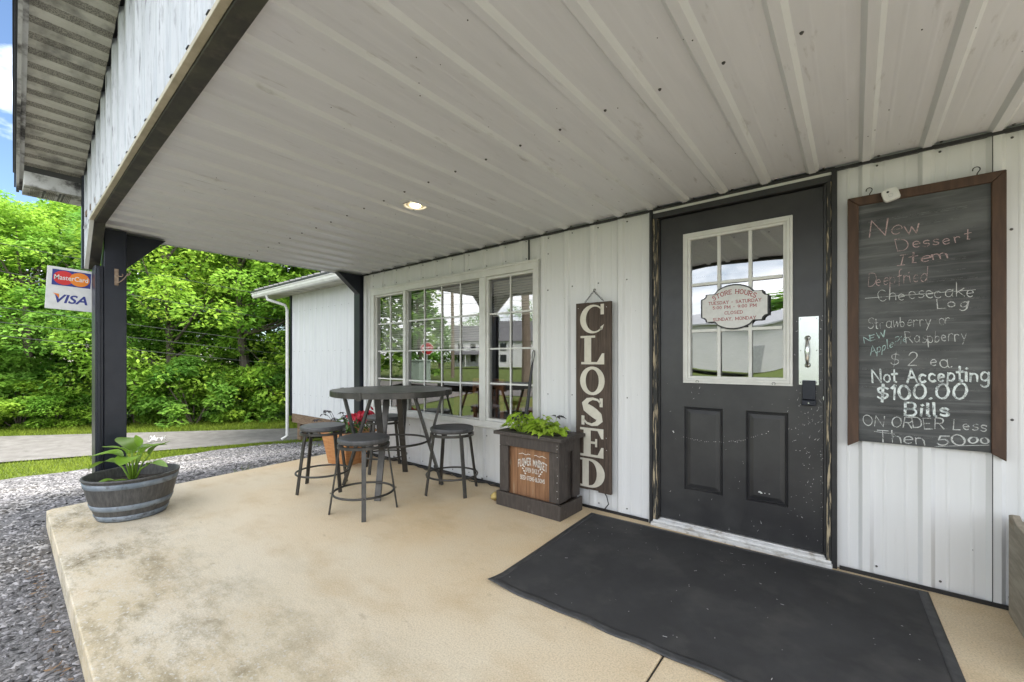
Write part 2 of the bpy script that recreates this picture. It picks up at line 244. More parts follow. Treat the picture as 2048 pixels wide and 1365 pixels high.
# ------------------------------------------------------------------ mesh builder
OFF = {}
class MB:
    def __init__(s): s.v = []; s.f = []; s.m = []; s.c = 0
    def add(s, vs, fs):
        b = len(s.v); s.v += [tuple(p) for p in vs]; s.f += [tuple(b + i for i in q) for q in fs]; s.m += [s.c] * len(fs); return s
    def box(s, x0, x1, y0, y1, z0, z1):
        return s.add([(x0, y0, z0), (x1, y0, z0), (x1, y1, z0), (x0, y1, z0), (x0, y0, z1), (x1, y0, z1), (x1, y1, z1), (x0, y1, z1)],
                     [(3, 2, 1, 0), (4, 5, 6, 7), (0, 1, 5, 4), (1, 2, 6, 5), (2, 3, 7, 6), (3, 0, 4, 7)])
    def hexa(s, p):    # eight corners, bottom loop then top loop
        return s.add(p, [(3, 2, 1, 0), (4, 5, 6, 7), (0, 1, 5, 4), (1, 2, 6, 5), (2, 3, 7, 6), (3, 0, 4, 7)])
    def bar(s, p, q, w, t, side=(0, 0, 1)):    # rectangular bar from p to q, w wide along side, t thick
        p, q = Vector(p), Vector(q); d = (q - p).normalized(); a = Vector(side); a = (a - d * a.dot(d)).normalized(); b = d.cross(a)
        o = [a * sx * w / 2 + b * sy * t / 2 for sx, sy in ((-1, -1), (1, -1), (1, 1), (-1, 1))]
        return s.hexa([p + i for i in o] + [q + i for i in o])
    def tube(s, pts, r, n=8, closed=False, cap=True):
        pts = [Vector(p) for p in pts]; N = len(pts); vs = []; prev = None
        for i, p in enumerate(pts):
            if closed: d = pts[(i + 1) % N] - pts[i - 1]
            else: d = pts[min(i + 1, N - 1)] - pts[max(i - 1, 0)]
            d.normalize()
            if prev is None: a = d.orthogonal().normalized()
            else:
                a = prev - d * prev.dot(d); a = a.normalized() if a.length > 1e-6 else d.orthogonal().normalized()
            prev = a; b = d.cross(a); rr = r[i] if isinstance(r, (list, tuple)) else r
            vs += [p + (a * math.cos(2 * math.pi * k / n) + b * math.sin(2 * math.pi * k / n)) * rr for k in range(n)]
        fs = []
        for i in range(N if closed else N - 1):
            j = (i + 1) % N
            fs += [(i * n + k, i * n + (k + 1) % n, j * n + (k + 1) % n, j * n + k) for k in range(n)]
        if cap and not closed: fs += [tuple(range(n))[::-1], tuple((N - 1) * n + k for k in range(n))]
        return s.add(vs, fs)
    def lathe(s, prof, c=(0, 0, 0), n=40, sx=1, sy=1, cap=False):
        vs = []; P = len(prof)
        for k in range(n):
            a = 2 * math.pi * k / n
            vs += [(c[0] + r * math.cos(a) * sx, c[1] + r * math.sin(a) * sy, c[2] + z) for r, z in prof]
        fs = []
        for k in range(n):
            j = (k + 1) % n
            fs += [(k * P + i, j * P + i, j * P + i + 1, k * P + i + 1) for i in range(P - 1)]
        if cap: fs += [tuple(k * P for k in range(n))[::-1], tuple(k * P + P - 1 for k in range(n))]
        return s.add(vs, fs)
    def prism(s, poly, fn, h0, h1):            # fn(a, b, h) -> point
        n = len(poly)
        return s.add([fn(a, b, h0) for a, b in poly] + [fn(a, b, h1) for a, b in poly],
                     [tuple(range(n))[::-1], tuple(range(n, 2 * n))] + [(i, (i + 1) % n, n + (i + 1) % n, n + i) for i in range(n)])
    def ring(s, outer, inner, fn, h0, h1):     # band between two loops of equal count
        n = len(outer); P = [fn(a, b, h1) for a, b in outer] + [fn(a, b, h1) for a, b in inner] + [fn(a, b, h0) for a, b in outer] + [fn(a, b, h0) for a, b in inner]
        fs = []
        for i in range(n):
            j = (i + 1) % n
            fs += [(i, j, n + j, n + i), (2 * n + i, 2 * n + j, j, i), (n + i, n + j, 3 * n + j, 3 * n + i)]
        return s.add(P, fs)
    def strip(s, rows):
        n = len(rows[0]); vs = [p for r in rows for p in r]
        return s.add(vs, [(i * n + k, i * n + k + 1, (i + 1) * n + k + 1, (i + 1) * n + k) for i in range(len(rows) - 1) for k in range(n - 1)])
    def build(s, name, ms, parent=None, smooth=False, bevel=0, solid=0):
        off = OFF.get(parent.name, Vector()) if parent else Vector()
        me = bpy.data.meshes.new(name)
        me.from_pydata([tuple(Vector(p) - off) for p in s.v] if off.length else s.v, [], s.f)
        ms = ms if isinstance(ms, (list, tuple)) else [ms]
        for m in ms: me.materials.append(M[m] if isinstance(m, str) else m)
        if len(ms) > 1: me.polygons.foreach_set('material_index', s.m)
        if smooth: me.polygons.foreach_set('use_smooth', [True] * len(me.polygons))
        me.validate(); me.update()
        o = bpy.data.objects.new(name, me); C.objects.link(o)
        if parent: o.parent = parent; OFF[o.name] = off
        if solid:
            d = o.modifiers.new('thickness', 'SOLIDIFY'); d.thickness = solid; d.offset = 0
        if bevel:
            b = o.modifiers.new('bevel', 'BEVEL'); b.width = bevel; b.segments = 2; b.limit_method = 'ANGLE'; b.angle_limit = R(40)
        if smooth == 'auto':
            pass
        return o
def tag(o, label=None, cat=None, group=None, kind=None):
    if label: o['label'] = label
    if cat: o['category'] = cat
    if group: o['group'] = group
    if kind: o['kind'] = kind
    return o
def thing(name, label, cat, loc=(0, 0, 0), group=None):
    o = bpy.data.objects.new(name, None); o.location = loc; C.objects.link(o); o.empty_display_size = .1
    OFF[o.name] = Vector(loc); return tag(o, label, cat, group)
def dup(o, parent=None):
    c = o.copy(); C.objects.link(c)
    if parent: c.parent = parent
    for ch in o.children: dup(ch, c)
    return c

# ------------------------------------------------------------------ lettering
def text_poly(body, size=1.0, bold=0.0, shear=0.0):
    cu = bpy.data.curves.new('lettering', 'FONT'); cu.body = body; cu.size = size; cu.offset = bold; cu.shear = shear; cu.resolution_u = 4
    ob = bpy.data.objects.new('lettering', cu); C.objects.link(ob)
    dg = bpy.context.evaluated_depsgraph_get(); me = ob.evaluated_get(dg).to_mesh()
    vs = [(v.co.x, v.co.y) for v in me.vertices]; fs = [tuple(p.vertices) for p in me.polygons]
    ob.evaluated_get(dg).to_mesh_clear(); bpy.data.objects.remove(ob); bpy.data.curves.remove(cu)
    return vs, fs
def text_fit(mb, body, fn, x0, x1, y0, y1, bold=0, shear=0):
    vs, fs = text_poly(body, 1, bold, shear)
    ax, bx = min(v[0] for v in vs), max(v[0] for v in vs); ay, by = min(v[1] for v in vs), max(v[1] for v in vs)
    mb.add([fn(x0 + (a - ax) / (bx - ax) * (x1 - x0), y0 + (b - ay) / (by - ay) * (y1 - y0)) for a, b in vs], fs)
def arc(cx, cy, rx, ry, a0, a1, n=8):
    return [(cx + rx * math.cos(R(a0 + (a1 - a0) * i / n)), cy + ry * math.sin(R(a0 + (a1 - a0) * i / n))) for i in range(n + 1)]
GL = {   # single-line letters: width, strokes
 'A': (.8, [[(0, 0), (.4, 1), (.8, 0)], [(.15, .36), (.65, .36)]]), 'B': (.65, [[(0, 0), (0, 1)], [(0, 1), (.4, 1)] + arc(.38, .76, .22, .24, 90, -90) + [(0, .52)], [(0, .52)] + arc(.38, .26, .27, .26, 90, -90) + [(0, 0)]]),
 'C': (.7, [arc(.4, .5, .4, .5, 45, 315, 12)]), 'D': (.75, [[(0, 0), (0, 1)], [(0, 1)] + arc(.25, .5, .48, .5, 90, -90, 10) + [(0, 0)]]),
 'E': (.6, [[(.6, 1), (0, 1), (0, 0), (.6, 0)], [(0, .52), (.45, .52)]]), 'F': (.6, [[(.6, 1), (0, 1), (0, 0)], [(0, .52), (.45, .52)]]),
 'H': (.72, [[(0, 0), (0, 1)], [(.72, 0), (.72, 1)], [(0, .5), (.72, .5)]]), 'I': (.4, [[(.2, 0), (.2, 1)], [(0, 1), (.4, 1)], [(0, 0), (.4, 0)]]),
 'K': (.7, [[(0, 0), (0, 1)], [(.65, 1), (0, .42)], [(.2, .58), (.7, 0)]]), 'L': (.55, [[(0, 1), (0, 0), (.55, 0)]]),
 'M': (.9, [[(0, 0), (0, 1), (.45, .2), (.9, 1), (.9, 0)]]), 'N': (.75, [[(0, 0), (0, 1), (.75, 0), (.75, 1)]]),
 'O': (.8, [arc(.4, .5, .4, .5, 90, 450, 14)]), 'P': (.62, [[(0, 0), (0, 1)], [(0, 1)] + arc(.36, .74, .26, .26, 90, -90) + [(0, .48)]]),
 'R': (.68, [[(0, 0), (0, 1)], [(0, 1)] + arc(.36, .75, .26, .25, 90, -90) + [(0, .5)], [(.3, .5), (.68, 0)]]),
 'S': (.62, [arc(.31, .76, .29, .24, 30, 270, 8) + arc(.31, .26, .31, .26, 90, -150, 8)]), 'T': (.7, [[(0, 1), (.7, 1)], [(.35, 1), (.35, 0)]]),
 'U': (.72, [[(0, 1)] + arc(.36, .34, .36, .34, 180, 360, 8) + [(.72, 1)]]), 'W': (1, [[(0, 1), (.25, 0), (.5, .8), (.75, 0), (1, 1)]]),
 'Y': (.7, [[(0, 1), (.35, .48), (.7, 1)], [(.35, .48), (.35, 0)]]),
 '0': (.6, [arc(.3, .5, .3, .5, 90, 450, 12)]), '1': (.22, [[(0, .8), (.16, 1), (.16, 0)]]), '2': (.6, [arc(.3, .72, .28, .28, 170, -30, 8) + [(0, 0), (.6, 0)]]),
 '5': (.6, [[(.55, 1), (.08, 1), (.04, .56)] + arc(.28, .32, .3, .32, 110, -150, 9)]), '9': (.6, [arc(.3, .7, .28, .3, 0, 360, 10) + [(.55, .3), (.3, 0)]]),
 '$': (.6, [arc(.3, .7, .28, .2, 30, 270, 8) + arc(.3, .3, .28, .2, 90, -150, 8), [(.3, -.12), (.3, 1.12)]]),
 '.': (.12, [[(.03, 0), (.1, .05)]]), ':': (.12, [[(.03, .1), (.1, .17)], [(.03, .55), (.1, .62)]]), ',': (.12, [[(.1, .08), (.02, -.14)]]), '-': (.4, [[(.02, .45), (.38, .45)]]),
 'a': (.55, [arc(.26, .28, .25, .28, 20, 340, 10), [(.5, .56), (.5, .1), (.58, 0)]]), 'b': (.5, [[(0, 1), (0, 0)], arc(.22, .27, .24, .27, 150, -150, 10)]),
 'c': (.48, [arc(.27, .28, .26, .28, 45, 315, 9)]), 'd': (.55, [arc(.26, .28, .25, .28, 20, 340, 10), [(.52, 1), (.52, 0)]]),
 'e': (.5, [[(.02, .28), (.48, .32)] + arc(.26, .28, .24, .28, 15, 310, 9)]), 'f': (.4, [arc(.3, .82, .15, .18, 60, 180, 5) + [(.15, -.2)], [(0, .5), (.36, .54)]]),
 'g': (.55, [arc(.26, .28, .25, .28, 20, 340, 10), [(.52, .56), (.52, -.15)] + arc(.28, -.2, .24, .2, 0, -160, 6)]), 'h': (.5, [[(0, 1), (0, 0)], [(0, .3)] + arc(.24, .32, .24, .24, 150, 0, 6) + [(.5, 0)]]),
 'i': (.14, [[(.06, .55), (.06, 0)], [(.04, .78), (.1, .82)]]), 'k': (.5, [[(0, 1), (0, 0)], [(.45, .55), (0, .25)], [(.12, .32), (.5, 0)]]),
 'l': (.16, [[(.06, 1), (.06, .05), (.14, 0)]]), 'm': (.8, [[(0, .55), (0, 0)], [(0, .35)] + arc(.2, .34, .2, .2, 160, 0, 5) + [(.4, 0)], [(.4, .35)] + arc(.6, .34, .2, .2, 160, 0, 5) + [(.8, 0)]]),
 'n': (.5, [[(0, .55), (0, 0)], [(0, .33)] + arc(.24, .33, .24, .22, 160, 0, 6) + [(.5, 0)]]), 'o': (.5, [arc(.25, .28, .25, .28, 90, 450, 10)]),
 'p': (.5, [[(0, .56), (0, -.38)], arc(.23, .28, .24, .27, 150, -150, 10)]), 'r': (.4, [[(0, .55), (0, 0)], [(0, .32)] + arc(.22, .34, .2, .2, 160, 40, 5)]),
 's': (.42, [arc(.21, .42, .19, .14, 30, 270, 6) + arc(.21, .14, .21, .14, 90, -150, 6)]), 't': (.42, [[(.2, .95), (.2, .06), (.36, .02)], [(0, .6), (.42, .62)]]),
 'u': (.5, [[(0, .55)] + arc(.24, .22, .24, .22, 180, 350, 6), [(.5, .55), (.5, 0)]]), 'w': (.7, [[(0, .55), (.18, 0), (.35, .45), (.52, 0), (.7, .58)]]), 'y': (.5, [[(0, .55), (.25, .05)], [(.5, .55), (.1, -.38)]]),
}
def text_width(s, gap): return sum((GL[c][0] if c in GL else .42) + gap for c in s) - gap
def ribbon(mb, pts, w, fn):                   # flat stroke of width w through 2-D points
    n = len(pts)
    if n < 2: return
    rows = []
    for i, p in enumerate(pts):
        a = pts[max(i - 1, 0)]; b = pts[min(i + 1, n - 1)]; dx, dy = b[0] - a[0], b[1] - a[1]; l = math.hypot(dx, dy) or 1e-9; dx, dy = dx / l, dy / l
        e = (-.4 if i == 0 else .4 if i == n - 1 else 0) * w
        rows.append([fn(p[0] + dx * e - dy * w / 2, p[1] + dy * e + dx * w / 2), fn(p[0] + dx * e + dy * w / 2, p[1] + dy * e - dx * w / 2)])
    mb.strip(rows)
def stroke_text(mb, s, fn, w, gap=.22, serif=0.0, jit=0.0):
    """fn maps (x, y) in cap heights to a point; w in cap heights."""
    x = 0
    for c in s:
        if c in GL:
            wd, st = GL[c]; jx, jy = random.uniform(-jit, jit), random.uniform(-jit, jit); js = 1 + random.uniform(-jit, jit) * 2.2; sk = random.uniform(-jit, jit) * 3.2
            for p in st:
                # break at sharp corners so that ribbons stay even
                seg = [p[0]]; segs = []
                for i in range(1, len(p)):
                    if len(seg) > 1:
                        a = (seg[-1][0] - seg[-2][0], seg[-1][1] - seg[-2][1]); b = (p[i][0] - p[i - 1][0], p[i][1] - p[i - 1][1])
                        la, lb = math.hypot(*a) or 1e-9, math.hypot(*b) or 1e-9
                        if (a[0] * b[0] + a[1] * b[1]) / la / lb < .6: segs.append(seg); seg = [p[i - 1]]
                    seg.append(p[i])
                segs.append(seg)
                for q in segs: ribbon(mb, [(x + jx + (a + sk * b) * js, jy + b * js) for a, b in q], w * (random.uniform(.7, 1.15) if jit else 1), fn)
                if serif:
                    for a, b in (p[0], p[-1]):
                        if b in (0, 1) and c in 'AFHIKMNPRTUWYDBL': ribbon(mb, [(x + a - serif, b), (x + a + serif, b)], w * .7, fn)
            x += wd + gap
        else: x += .42 + gap

# ================================================================== SETTING
def ss(a, b, x):
    t = max(0, min(1, (x - a) / (b - a))); return t * t * (3 - 2 * t)
def ground_z(x, y): return -.12 - .38 * ss(-5.2, -8.4, x)
def sheet(poly_fn, nu, nv, off):
    m = MB(); rows = []
    for i in range(nu + 1):
        r = []
        for j in range(nv + 1):
            x, y = poly_fn(i / nu, j / nv); r.append((x, y, ground_z(x, y) + off))
        rows.append(r)
    m.strip(rows); return m
def lerp(a, b, t): return a + (b - a) * t
def gfn(u, v):
    xs = -400 * (1 - u * 2) ** 3 if u < .5 else 400 * (u * 2 - 1) ** 3
    ys = -400 * (1 - v * 2) ** 3 if v < .5 else 400 * (v * 2 - 1) ** 3
    return xs - 7, ys
tag(sheet(gfn, 120, 60, -.03).build('lawn_ground', 'grass_sheet', smooth=True), kind='structure')
# the gravel round the slab
def gravel_fn(u, v):
    y = lerp(-9, 5, v); return lerp(-8.95 + .06 * math.sin(y * 3.1) + .05 * math.sin(y * 7.7), 9, u), y
tag(sheet(gravel_fn, 90, 70, .0).build('gravel_ground', 'gravel', smooth=True), kind='structure')
def road_fn(u, v):
    fa = Vector((-14.22, -2.73)) + Vector((3.81, 4.45)) * lerp(-3, 5, v); na = Vector((-10.6, -2.78)) + Vector((1.77, 3.89)) * lerp(-3, 6, v)
    p = fa.lerp(na, u); return p.x, p.y
tag(sheet(road_fn, 12, 60, .0).build('road', 'road', smooth=True), kind='structure')
tag(sheet(lambda u, v: (lerp(-120, 60, u), lerp(-17.5, -12.5, v)), 60, 4, .0).build('street', 'road', smooth=True), kind='structure')
# concrete slab
sb = MB()
pts = [(-4.98, .0), (-4.73, -2.60), (-4.70, -2.63), (-.573, -2.70), (-.573, .0)]
pts2 = [(-.565, .0), (-.565, -2.70), (2.6, -2.75), (2.6, .0)]
for pp in (pts, pts2): sb.prism(pp, lambda a, b, h: (a, b, h), -.22, 0)
sb.c = 1; sb.box(-.575, -.563, -2.69, 0, -.2, -.008)
tag(sb.build('porch_slab', ['conc', 'seam'], bevel=.012), kind='structure')

# loose stones over the gravel (uncountable)
st = MB()
def stone(x, y, s):
    z = ground_z(x, y) + s * .12; a = random.uniform(0, 6.3); ca, sa = math.cos(a), math.sin(a)
    sx, sy, sz = s * random.uniform(.7, 1.4), s * random.uniform(.5, .9), s * random.uniform(.35, .6)
    P = []
    for dx, dy, dz in ((1, .1, .1), (.15, 1, -.1), (-1, -.15, .05), (-.1, -1, .1), (.2, .1, 1), (0, 0, -1)):
        dx += random.uniform(-.3, .3); dy += random.uniform(-.3, .3); dz += random.uniform(-.2, .2)
        px, py = dx * sx, dy * sy; P.append((x + px * ca - py * sa, y + px * sa + py * ca, z + dz * sz))
    st.add(P, [(0, 1, 4), (1, 2, 4), (2, 3, 4), (3, 0, 4), (1, 0, 5), (2, 1, 5), (3, 2, 5), (0, 3, 5)])
n = 0
while n < 11000:
    x, y = random.uniform(-4.9, -.9), random.uniform(-3.7, -2.62)
    if y > -2.64 - .017 * (x + 4.7): continue
    stone(x, y, random.uniform(.006, .015) * (1.6 if random.random() < .12 else 1)); n += 1
n = 0
while n < 15000:
    x, y = random.uniform(-8.9, -4.85), random.uniform(-3.6, 1.0)
    if x > -5.0 and y > -2.55: continue
    stone(x, y, random.uniform(.008, .024)); n += 1
tag(st.build('loose_gravel', 'stone'), 'grey crushed stone scattered over the drive beside the slab', 'gravel', kind='stuff')
# leaf litter along the slab edge
lt = MB()
for i in range(150):
    x = random.uniform(-4.0, -1.2); y = -2.705 - abs(random.gauss(0, .03)); a = random.uniform(0, 6.3); l = random.uniform(.006, .022); w = l * random.uniform(.1, .45)
    z = ground_z(x, y) + .02; d = Vector((math.cos(a), math.sin(a), random.uniform(-.1, .3))) * l; e = Vector((-math.sin(a), math.cos(a), random.uniform(-.2, .2))) * w; p = Vector((x, y, z))
    lt.add([p - d, p - e, p + d, p + e], [(0, 1, 2, 3)])
M['litter'] = mat('dry_leaf', (.12, .07, .035), (.25, .16, .08), rough=.9, scale=2, island=.5)
tag(lt.build('leaf_litter', 'litter'), 'brown dry leaf bits lying along the edge of the slab', 'leaf litter', kind='stuff')
# grass blades
gb = MB()
def blade(x, y, h):
    z = ground_z(x, y) - .02; a = random.uniform(0, 6.3); w = random.uniform(.003, .006); lx, ly = random.gauss(0, .4) * h, random.gauss(0, .4) * h
    gb.add([(x - w * math.cos(a), y - w * math.sin(a), z), (x + w * math.cos(a), y + w * math.sin(a), z), (x + lx, y + ly, z + h)], [(0, 1, 2)])
for i in range(26000):
    v = random.random(); u = random.random()
    p0 = Vector((-10.5, -2.78)) + Vector((1.77, 3.89)) * lerp(-.6, 2.2, v)
    x0 = -8.95 + .06 * math.sin(p0.y * 3.1); x = lerp(p0.x + .02, max(x0, p0.x + .25), u); blade(x, p0.y, random.uniform(.03, .075))
for i in range(30000):
    v = random.random(); p0 = Vector((-14.3, -2.73)) + Vector((3.81, 4.45)) * lerp(-.6, 2.4, v); q = p0 + Vector((-.76, .65)) * random.random() ** 1.3 * 1.6
    blade(q.x, q.y, random.uniform(.05, .13))
for i in range(300):
    a = random.choice([(-8.7, .9), (-7.9, .95), (-5.2, -.2), (-5.15, -1.1), (-8.8, -1.2), (-6.9, .95)]); blade(a[0] + random.gauss(0, .16), a[1] + random.gauss(0, .06), random.uniform(.03, .1))
tag(gb.build('grass', 'blade'), 'short bright green grass in strips along the road', 'grass', kind='stuff')
# a scrap of litter on the road
sc = MB(); cx, cy, cz = -10.75, -.78, -.46
for i in range(14):
    a, b = random.uniform(0, 6.3), random.uniform(-1, 1); p = Vector((cx + math.cos(a) * .09, cy + math.sin(a) * .13, cz + b * .03 + .03)); s = .05
    sc.add([p + Vector([random.uniform(-s, s) for _ in range(3)]) for _ in range(4)], [(0, 1, 2), (0, 2, 3)])
tag(sc.build('litter_scrap', 'plastic_w'), 'crumpled white scrap of litter lying on the grey road', 'litter')

# ================================================================== THE BUILDING
B = thing('shop_building', 'white ribbed metal building with a covered porch, black door and white window', 'building')
SP, RC = .2286, .045
def rib_h(x):
    d = (x - RC) % SP; d = min(d, SP - d)
    if d < .015: return .018
    if d < .031: return .018 * (.031 - d) / .016
    e = abs(d - .074)
    if e < .003: return .0018
    if e < .008: return .0018 * (.008 - e) / .005
    return 0
BK = sorted([q for q in (0, .015, .031, .066, .071, .077, .082)] + [SP - q for q in (.015, .031, .066, .071, .077, .082)])
def breaks(x0, x1):
    r = [x0, x1]; k = math.floor((x0 - RC) / SP) - 1
    while RC + k * SP < x1 + SP:
        r += [RC + k * SP + q for q in BK if x0 < RC + k * SP + q < x1]; k += 1
    return sorted(r)
def panel(mb, x0, x1, fn_a, fn_b):             # fn(x, rib height) -> lower / upper point
    xs = breaks(x0, x1); mb.strip([[fn_a(x, rib_h(x)), fn_b(x, rib_h(x))] for x in xs])
def screw(mb, p, nrm, r=.0065):
    p = Vector(p); nrm = Vector(nrm); a = nrm.orthogonal().normalized(); b = nrm.cross(a); k = 7
    mb.add([p + (a * math.cos(6.2832 * i / k) + b * math.sin(6.2832 * i / k)) * r for i in range(k)] + [p + nrm * r * .8 + (a * math.cos(6.2832 * i / k) + b * math.sin(6.2832 * i / k)) * r * .55 for i in range(k)],
           [(i, (i + 1) % k, k + (i + 1) % k, k + i) for i in range(k)] + [tuple(range(k, 2 * k))])
w = MB()
CZ = 2.18
WX0, WX1, WZ0, WZ1 = -4.50, -2.045, .51, 1.965
DX0, DX1 = -1.106, -.075
for a, b, z0, z1 in ((-4.7, WX0 + .03, .0, CZ), (WX0 + .03, WX1 - .03, 0, WZ0 + .03), (WX0 + .03, WX1 - .03, WZ1 - .03, CZ), (WX1 - .03, DX0 + .01, 0, CZ), (DX1 - .01, 3.0, .0, CZ)):
    panel(w, a, b, lambda x, h, z=z0: (x, -h, z), lambda x, h, z=z1: (x, -h, z))
w.c = 1
k0 = math.floor((-4.7 - RC) / SP)
for k in range(k0, 14):
    for z in (.05, .85, 1.71, 2.135, 2.0 if -4.55 < RC + k * SP < -2.0 else 9, .42 if -4.55 < RC + k * SP < -2.0 else 9):
        x = RC + k * SP + .046 + random.uniform(-.004, .004); zz = z + random.uniform(-.008, .008)
        if z > 3 or x > .75 or x < -4.66: continue
        if DX0 - .01 < x < DX1 + .01 or (WX0 < x < WX1 and WZ0 < zz < WZ1 - .005): continue
        screw(w, (x, -.0005, zz), (0, -1, 0), random.uniform(.0052, .0066))
for i in range(40):
    x, z = random.uniform(-4.6, .6), random.uniform(.1, 2.1)
    if DX0 - .02 < x < DX1 + .02 or (WX0 < x < WX1 and WZ0 < z < WZ1): continue
    screw(w, (x, -.001 - rib_h(x), z), (0, -1, 0), .0022)
w.c = 2
for x, wd in ((-2.93, .0018), (-2.16, .004)): w.box(x, x + wd, -.0195, -.001, WZ1, CZ - .03)      # lap joints
w.box(.488, .491, -.0195, -.001, .01, CZ - .03)
wall = w.build('wall', ['wall', 'screw', 'seam'], B)
# end wall, back walls and roof keep the daylight out of the room
e = MB(); e.box(-4.70, -4.62, .06, 6, -.15, 2.9); e.box(3.0, 3.1, .03, 6, -.15, 2.9); e.box(-4.62, 3.0, 5.9, 6, -.15, 2.9); e.box(-4.62, 3.0, .12, 5.9, 2.32, 2.40)
e.build('outer_wall', 'fascia', B)
iw = MB(); iw.box(-4.60, 3, 3.4, 3.46, 0, 2.3); iw.box(-4.60, -4.57, .1, 3.4, 0, 2.3)
for a, b, z0, z1 in ((-4.57, WX0 + .05, 0, 2.3), (WX0 + .05, WX1 - .05, 0, WZ0 + .05), (WX0 + .05, WX1 - .05, WZ1 - .05, 2.3), (WX1 - .05, DX0 + .04, 0, 2.3), (DX1 - .04, 3, 0, 2.3)): iw.box(a, b, .075, .1, z0, z1)
iw.build('interior_wall', 'intwall', B)
fl = MB(); fl.box(-4.57, 3, .1, 3.4, -.06, .01); fl.build('interior_floor', 'intfloor', B)
# ceiling sheet
cl = MB()
panel(cl, -4.80, 2.6, lambda x, h: (x, -2.43, CZ - (h * 1.0 if h > .002 else h * .4)), lambda x, h: (x, .0, CZ - (h * 1.0 if h > .002 else h * .4)))
cl.c = 1
for k in range(k0, 12):
    for y in (-1.265, -.022):
        x = RC + k * SP + .05
        if -4.75 < x < 2: screw(cl, (x, y + random.uniform(-.006, .006), CZ - .0005), (0, 0, -1), .0072)
for i in range(120):
    x, y = random.uniform(-4.4, 1.3), random.uniform(-2.2, -.1); screw(cl, (x, y, CZ - rib_h(x) * 1.0), (0, 0, -1), random.uniform(.0015, .003))
cl.build('ceiling', ['ceil', 'screw'], B)
up = MB(); up.box(-4.8, 2.6, -2.42, .06, CZ + .08, CZ + .12); up.build('porch_roof_deck', 'brownskirt', B)
tr = MB(); tr.box(-4.78, 2.6, -.030, -.019, CZ - .030, CZ - .0145); tr.box(-4.78, 2.6, -.019, .0, CZ - .026, CZ - .016); tr.build('ceiling_trim', 'black', B)
bt = MB(); bt.box(-4.7, DX0 - .01, -.024, -.0185, -.004, .02); bt.box(DX1 + .01, 2.6, -.024, -.0185, -.004, .02); bt.build('base_trim', 'black', B)
ec = MB(); ec.box(-4.80, -2.35 - 2.33, -.066, .0, -.1, CZ - .02); ec.build('corner_trim', 'dark', B)
ec2 = MB(); ec2.box(-4.655, -4.60, -.026, -.0, .0, CZ - .03); ec2.build('corner_flashing', 'wall', B, bevel=.003)
# gussets of the open end
g = MB(); g.prism([(-2.22, 1.84), (-2.22, CZ - .02), (-1.93, CZ - .02)], lambda a, b, h: (h, a, b), -4.75, -4.66); g.build('corner_brace', 'dark', B, bevel=.003)
g = MB(); g.prism([(-.066, 1.93), (-.066, CZ - .02), (-.34, CZ - .02)], lambda a, b, h: (h, a, b), -4.77, -4.68); g.build('corner_brace', 'dark', B, bevel=.003)
en = MB(); en.box(-4.82, -4.79, -2.42, .0, CZ - .02, CZ + .30); en.build('end_fascia', 'fascia', B)
# front fascia, beam, chamfered corner
def fy(x): return -2.41 - .018 * (x + 4.4)
fa = MB()
RS, RX, RZ = .277, -4.76, 2.587               # rake of the gable
def rz(x): return RZ + RS * (x - RX)
def fbot(x): return 2.20 if x > -4.36 else 2.20 - (-4.36 - x) * .9
panel(fa, -4.76, 2.6, lambda x, h: (x, fy(x) - .004 - h, fbot(x)), lambda x, h: (x, fy(x) - .004 - h, rz(x) + .03))
fa.build('gable_fascia', 'fascia', B)
bm = MB()
def beam_piece(xa, za, xb, zb, o0, o1, t):
    bm.hexa([(xa, fy(xa) + o0, za), (xb, fy(xb) + o0, zb), (xb, fy(xb) + o1, zb), (xa, fy(xa) + o1, za), (xa, fy(xa) + o0, za + t), (xb, fy(xb) + o0, zb + t), (xb, fy(xb) + o1, zb + t), (xa, fy(xa) + o1, za + t)])
beam_piece(-4.37, CZ - .03, 2.6, CZ - .03, 0, .062, .05)
beam_piece(-4.70, 1.845, -4.37, CZ - .03, 0, .062, .06)
bm.build('beam', 'beam', B, bevel=.003)
bm = MB(); beam_piece(-4.37, CZ - .022, 2.6, CZ - .022, -.026, -.001, .02)
bm.build('beam_edge_trim', 'trim_y', B, bevel=.002)
bm = MB(); beam_piece(-4.70, 1.845, -4.37, CZ - .0225, -.024, -.001, .02); bm.build('chamfer_edge_trim', 'white', B)
ct = MB(); ct.box(-4.80, -4.74, fy(-4.77) - .034, fy(-4.77) + .02, 1.85, 2.60); ct.build('fascia_corner_trim', 'dark', B)
# post
po = MB(); po.box(-4.70, -4.565, -2.335, -2.20, 0, CZ - .02); po.build('porch_post', 'dark', B, bevel=.006)
po = MB(); po.box(-4.72, -4.555, -2.385, -2.337, -.05, 1.86); po.box(-4.557, -4.548, -2.372, -2.352, -.05, 1.84); po.build('post_cladding', 'dark', B, bevel=.004)
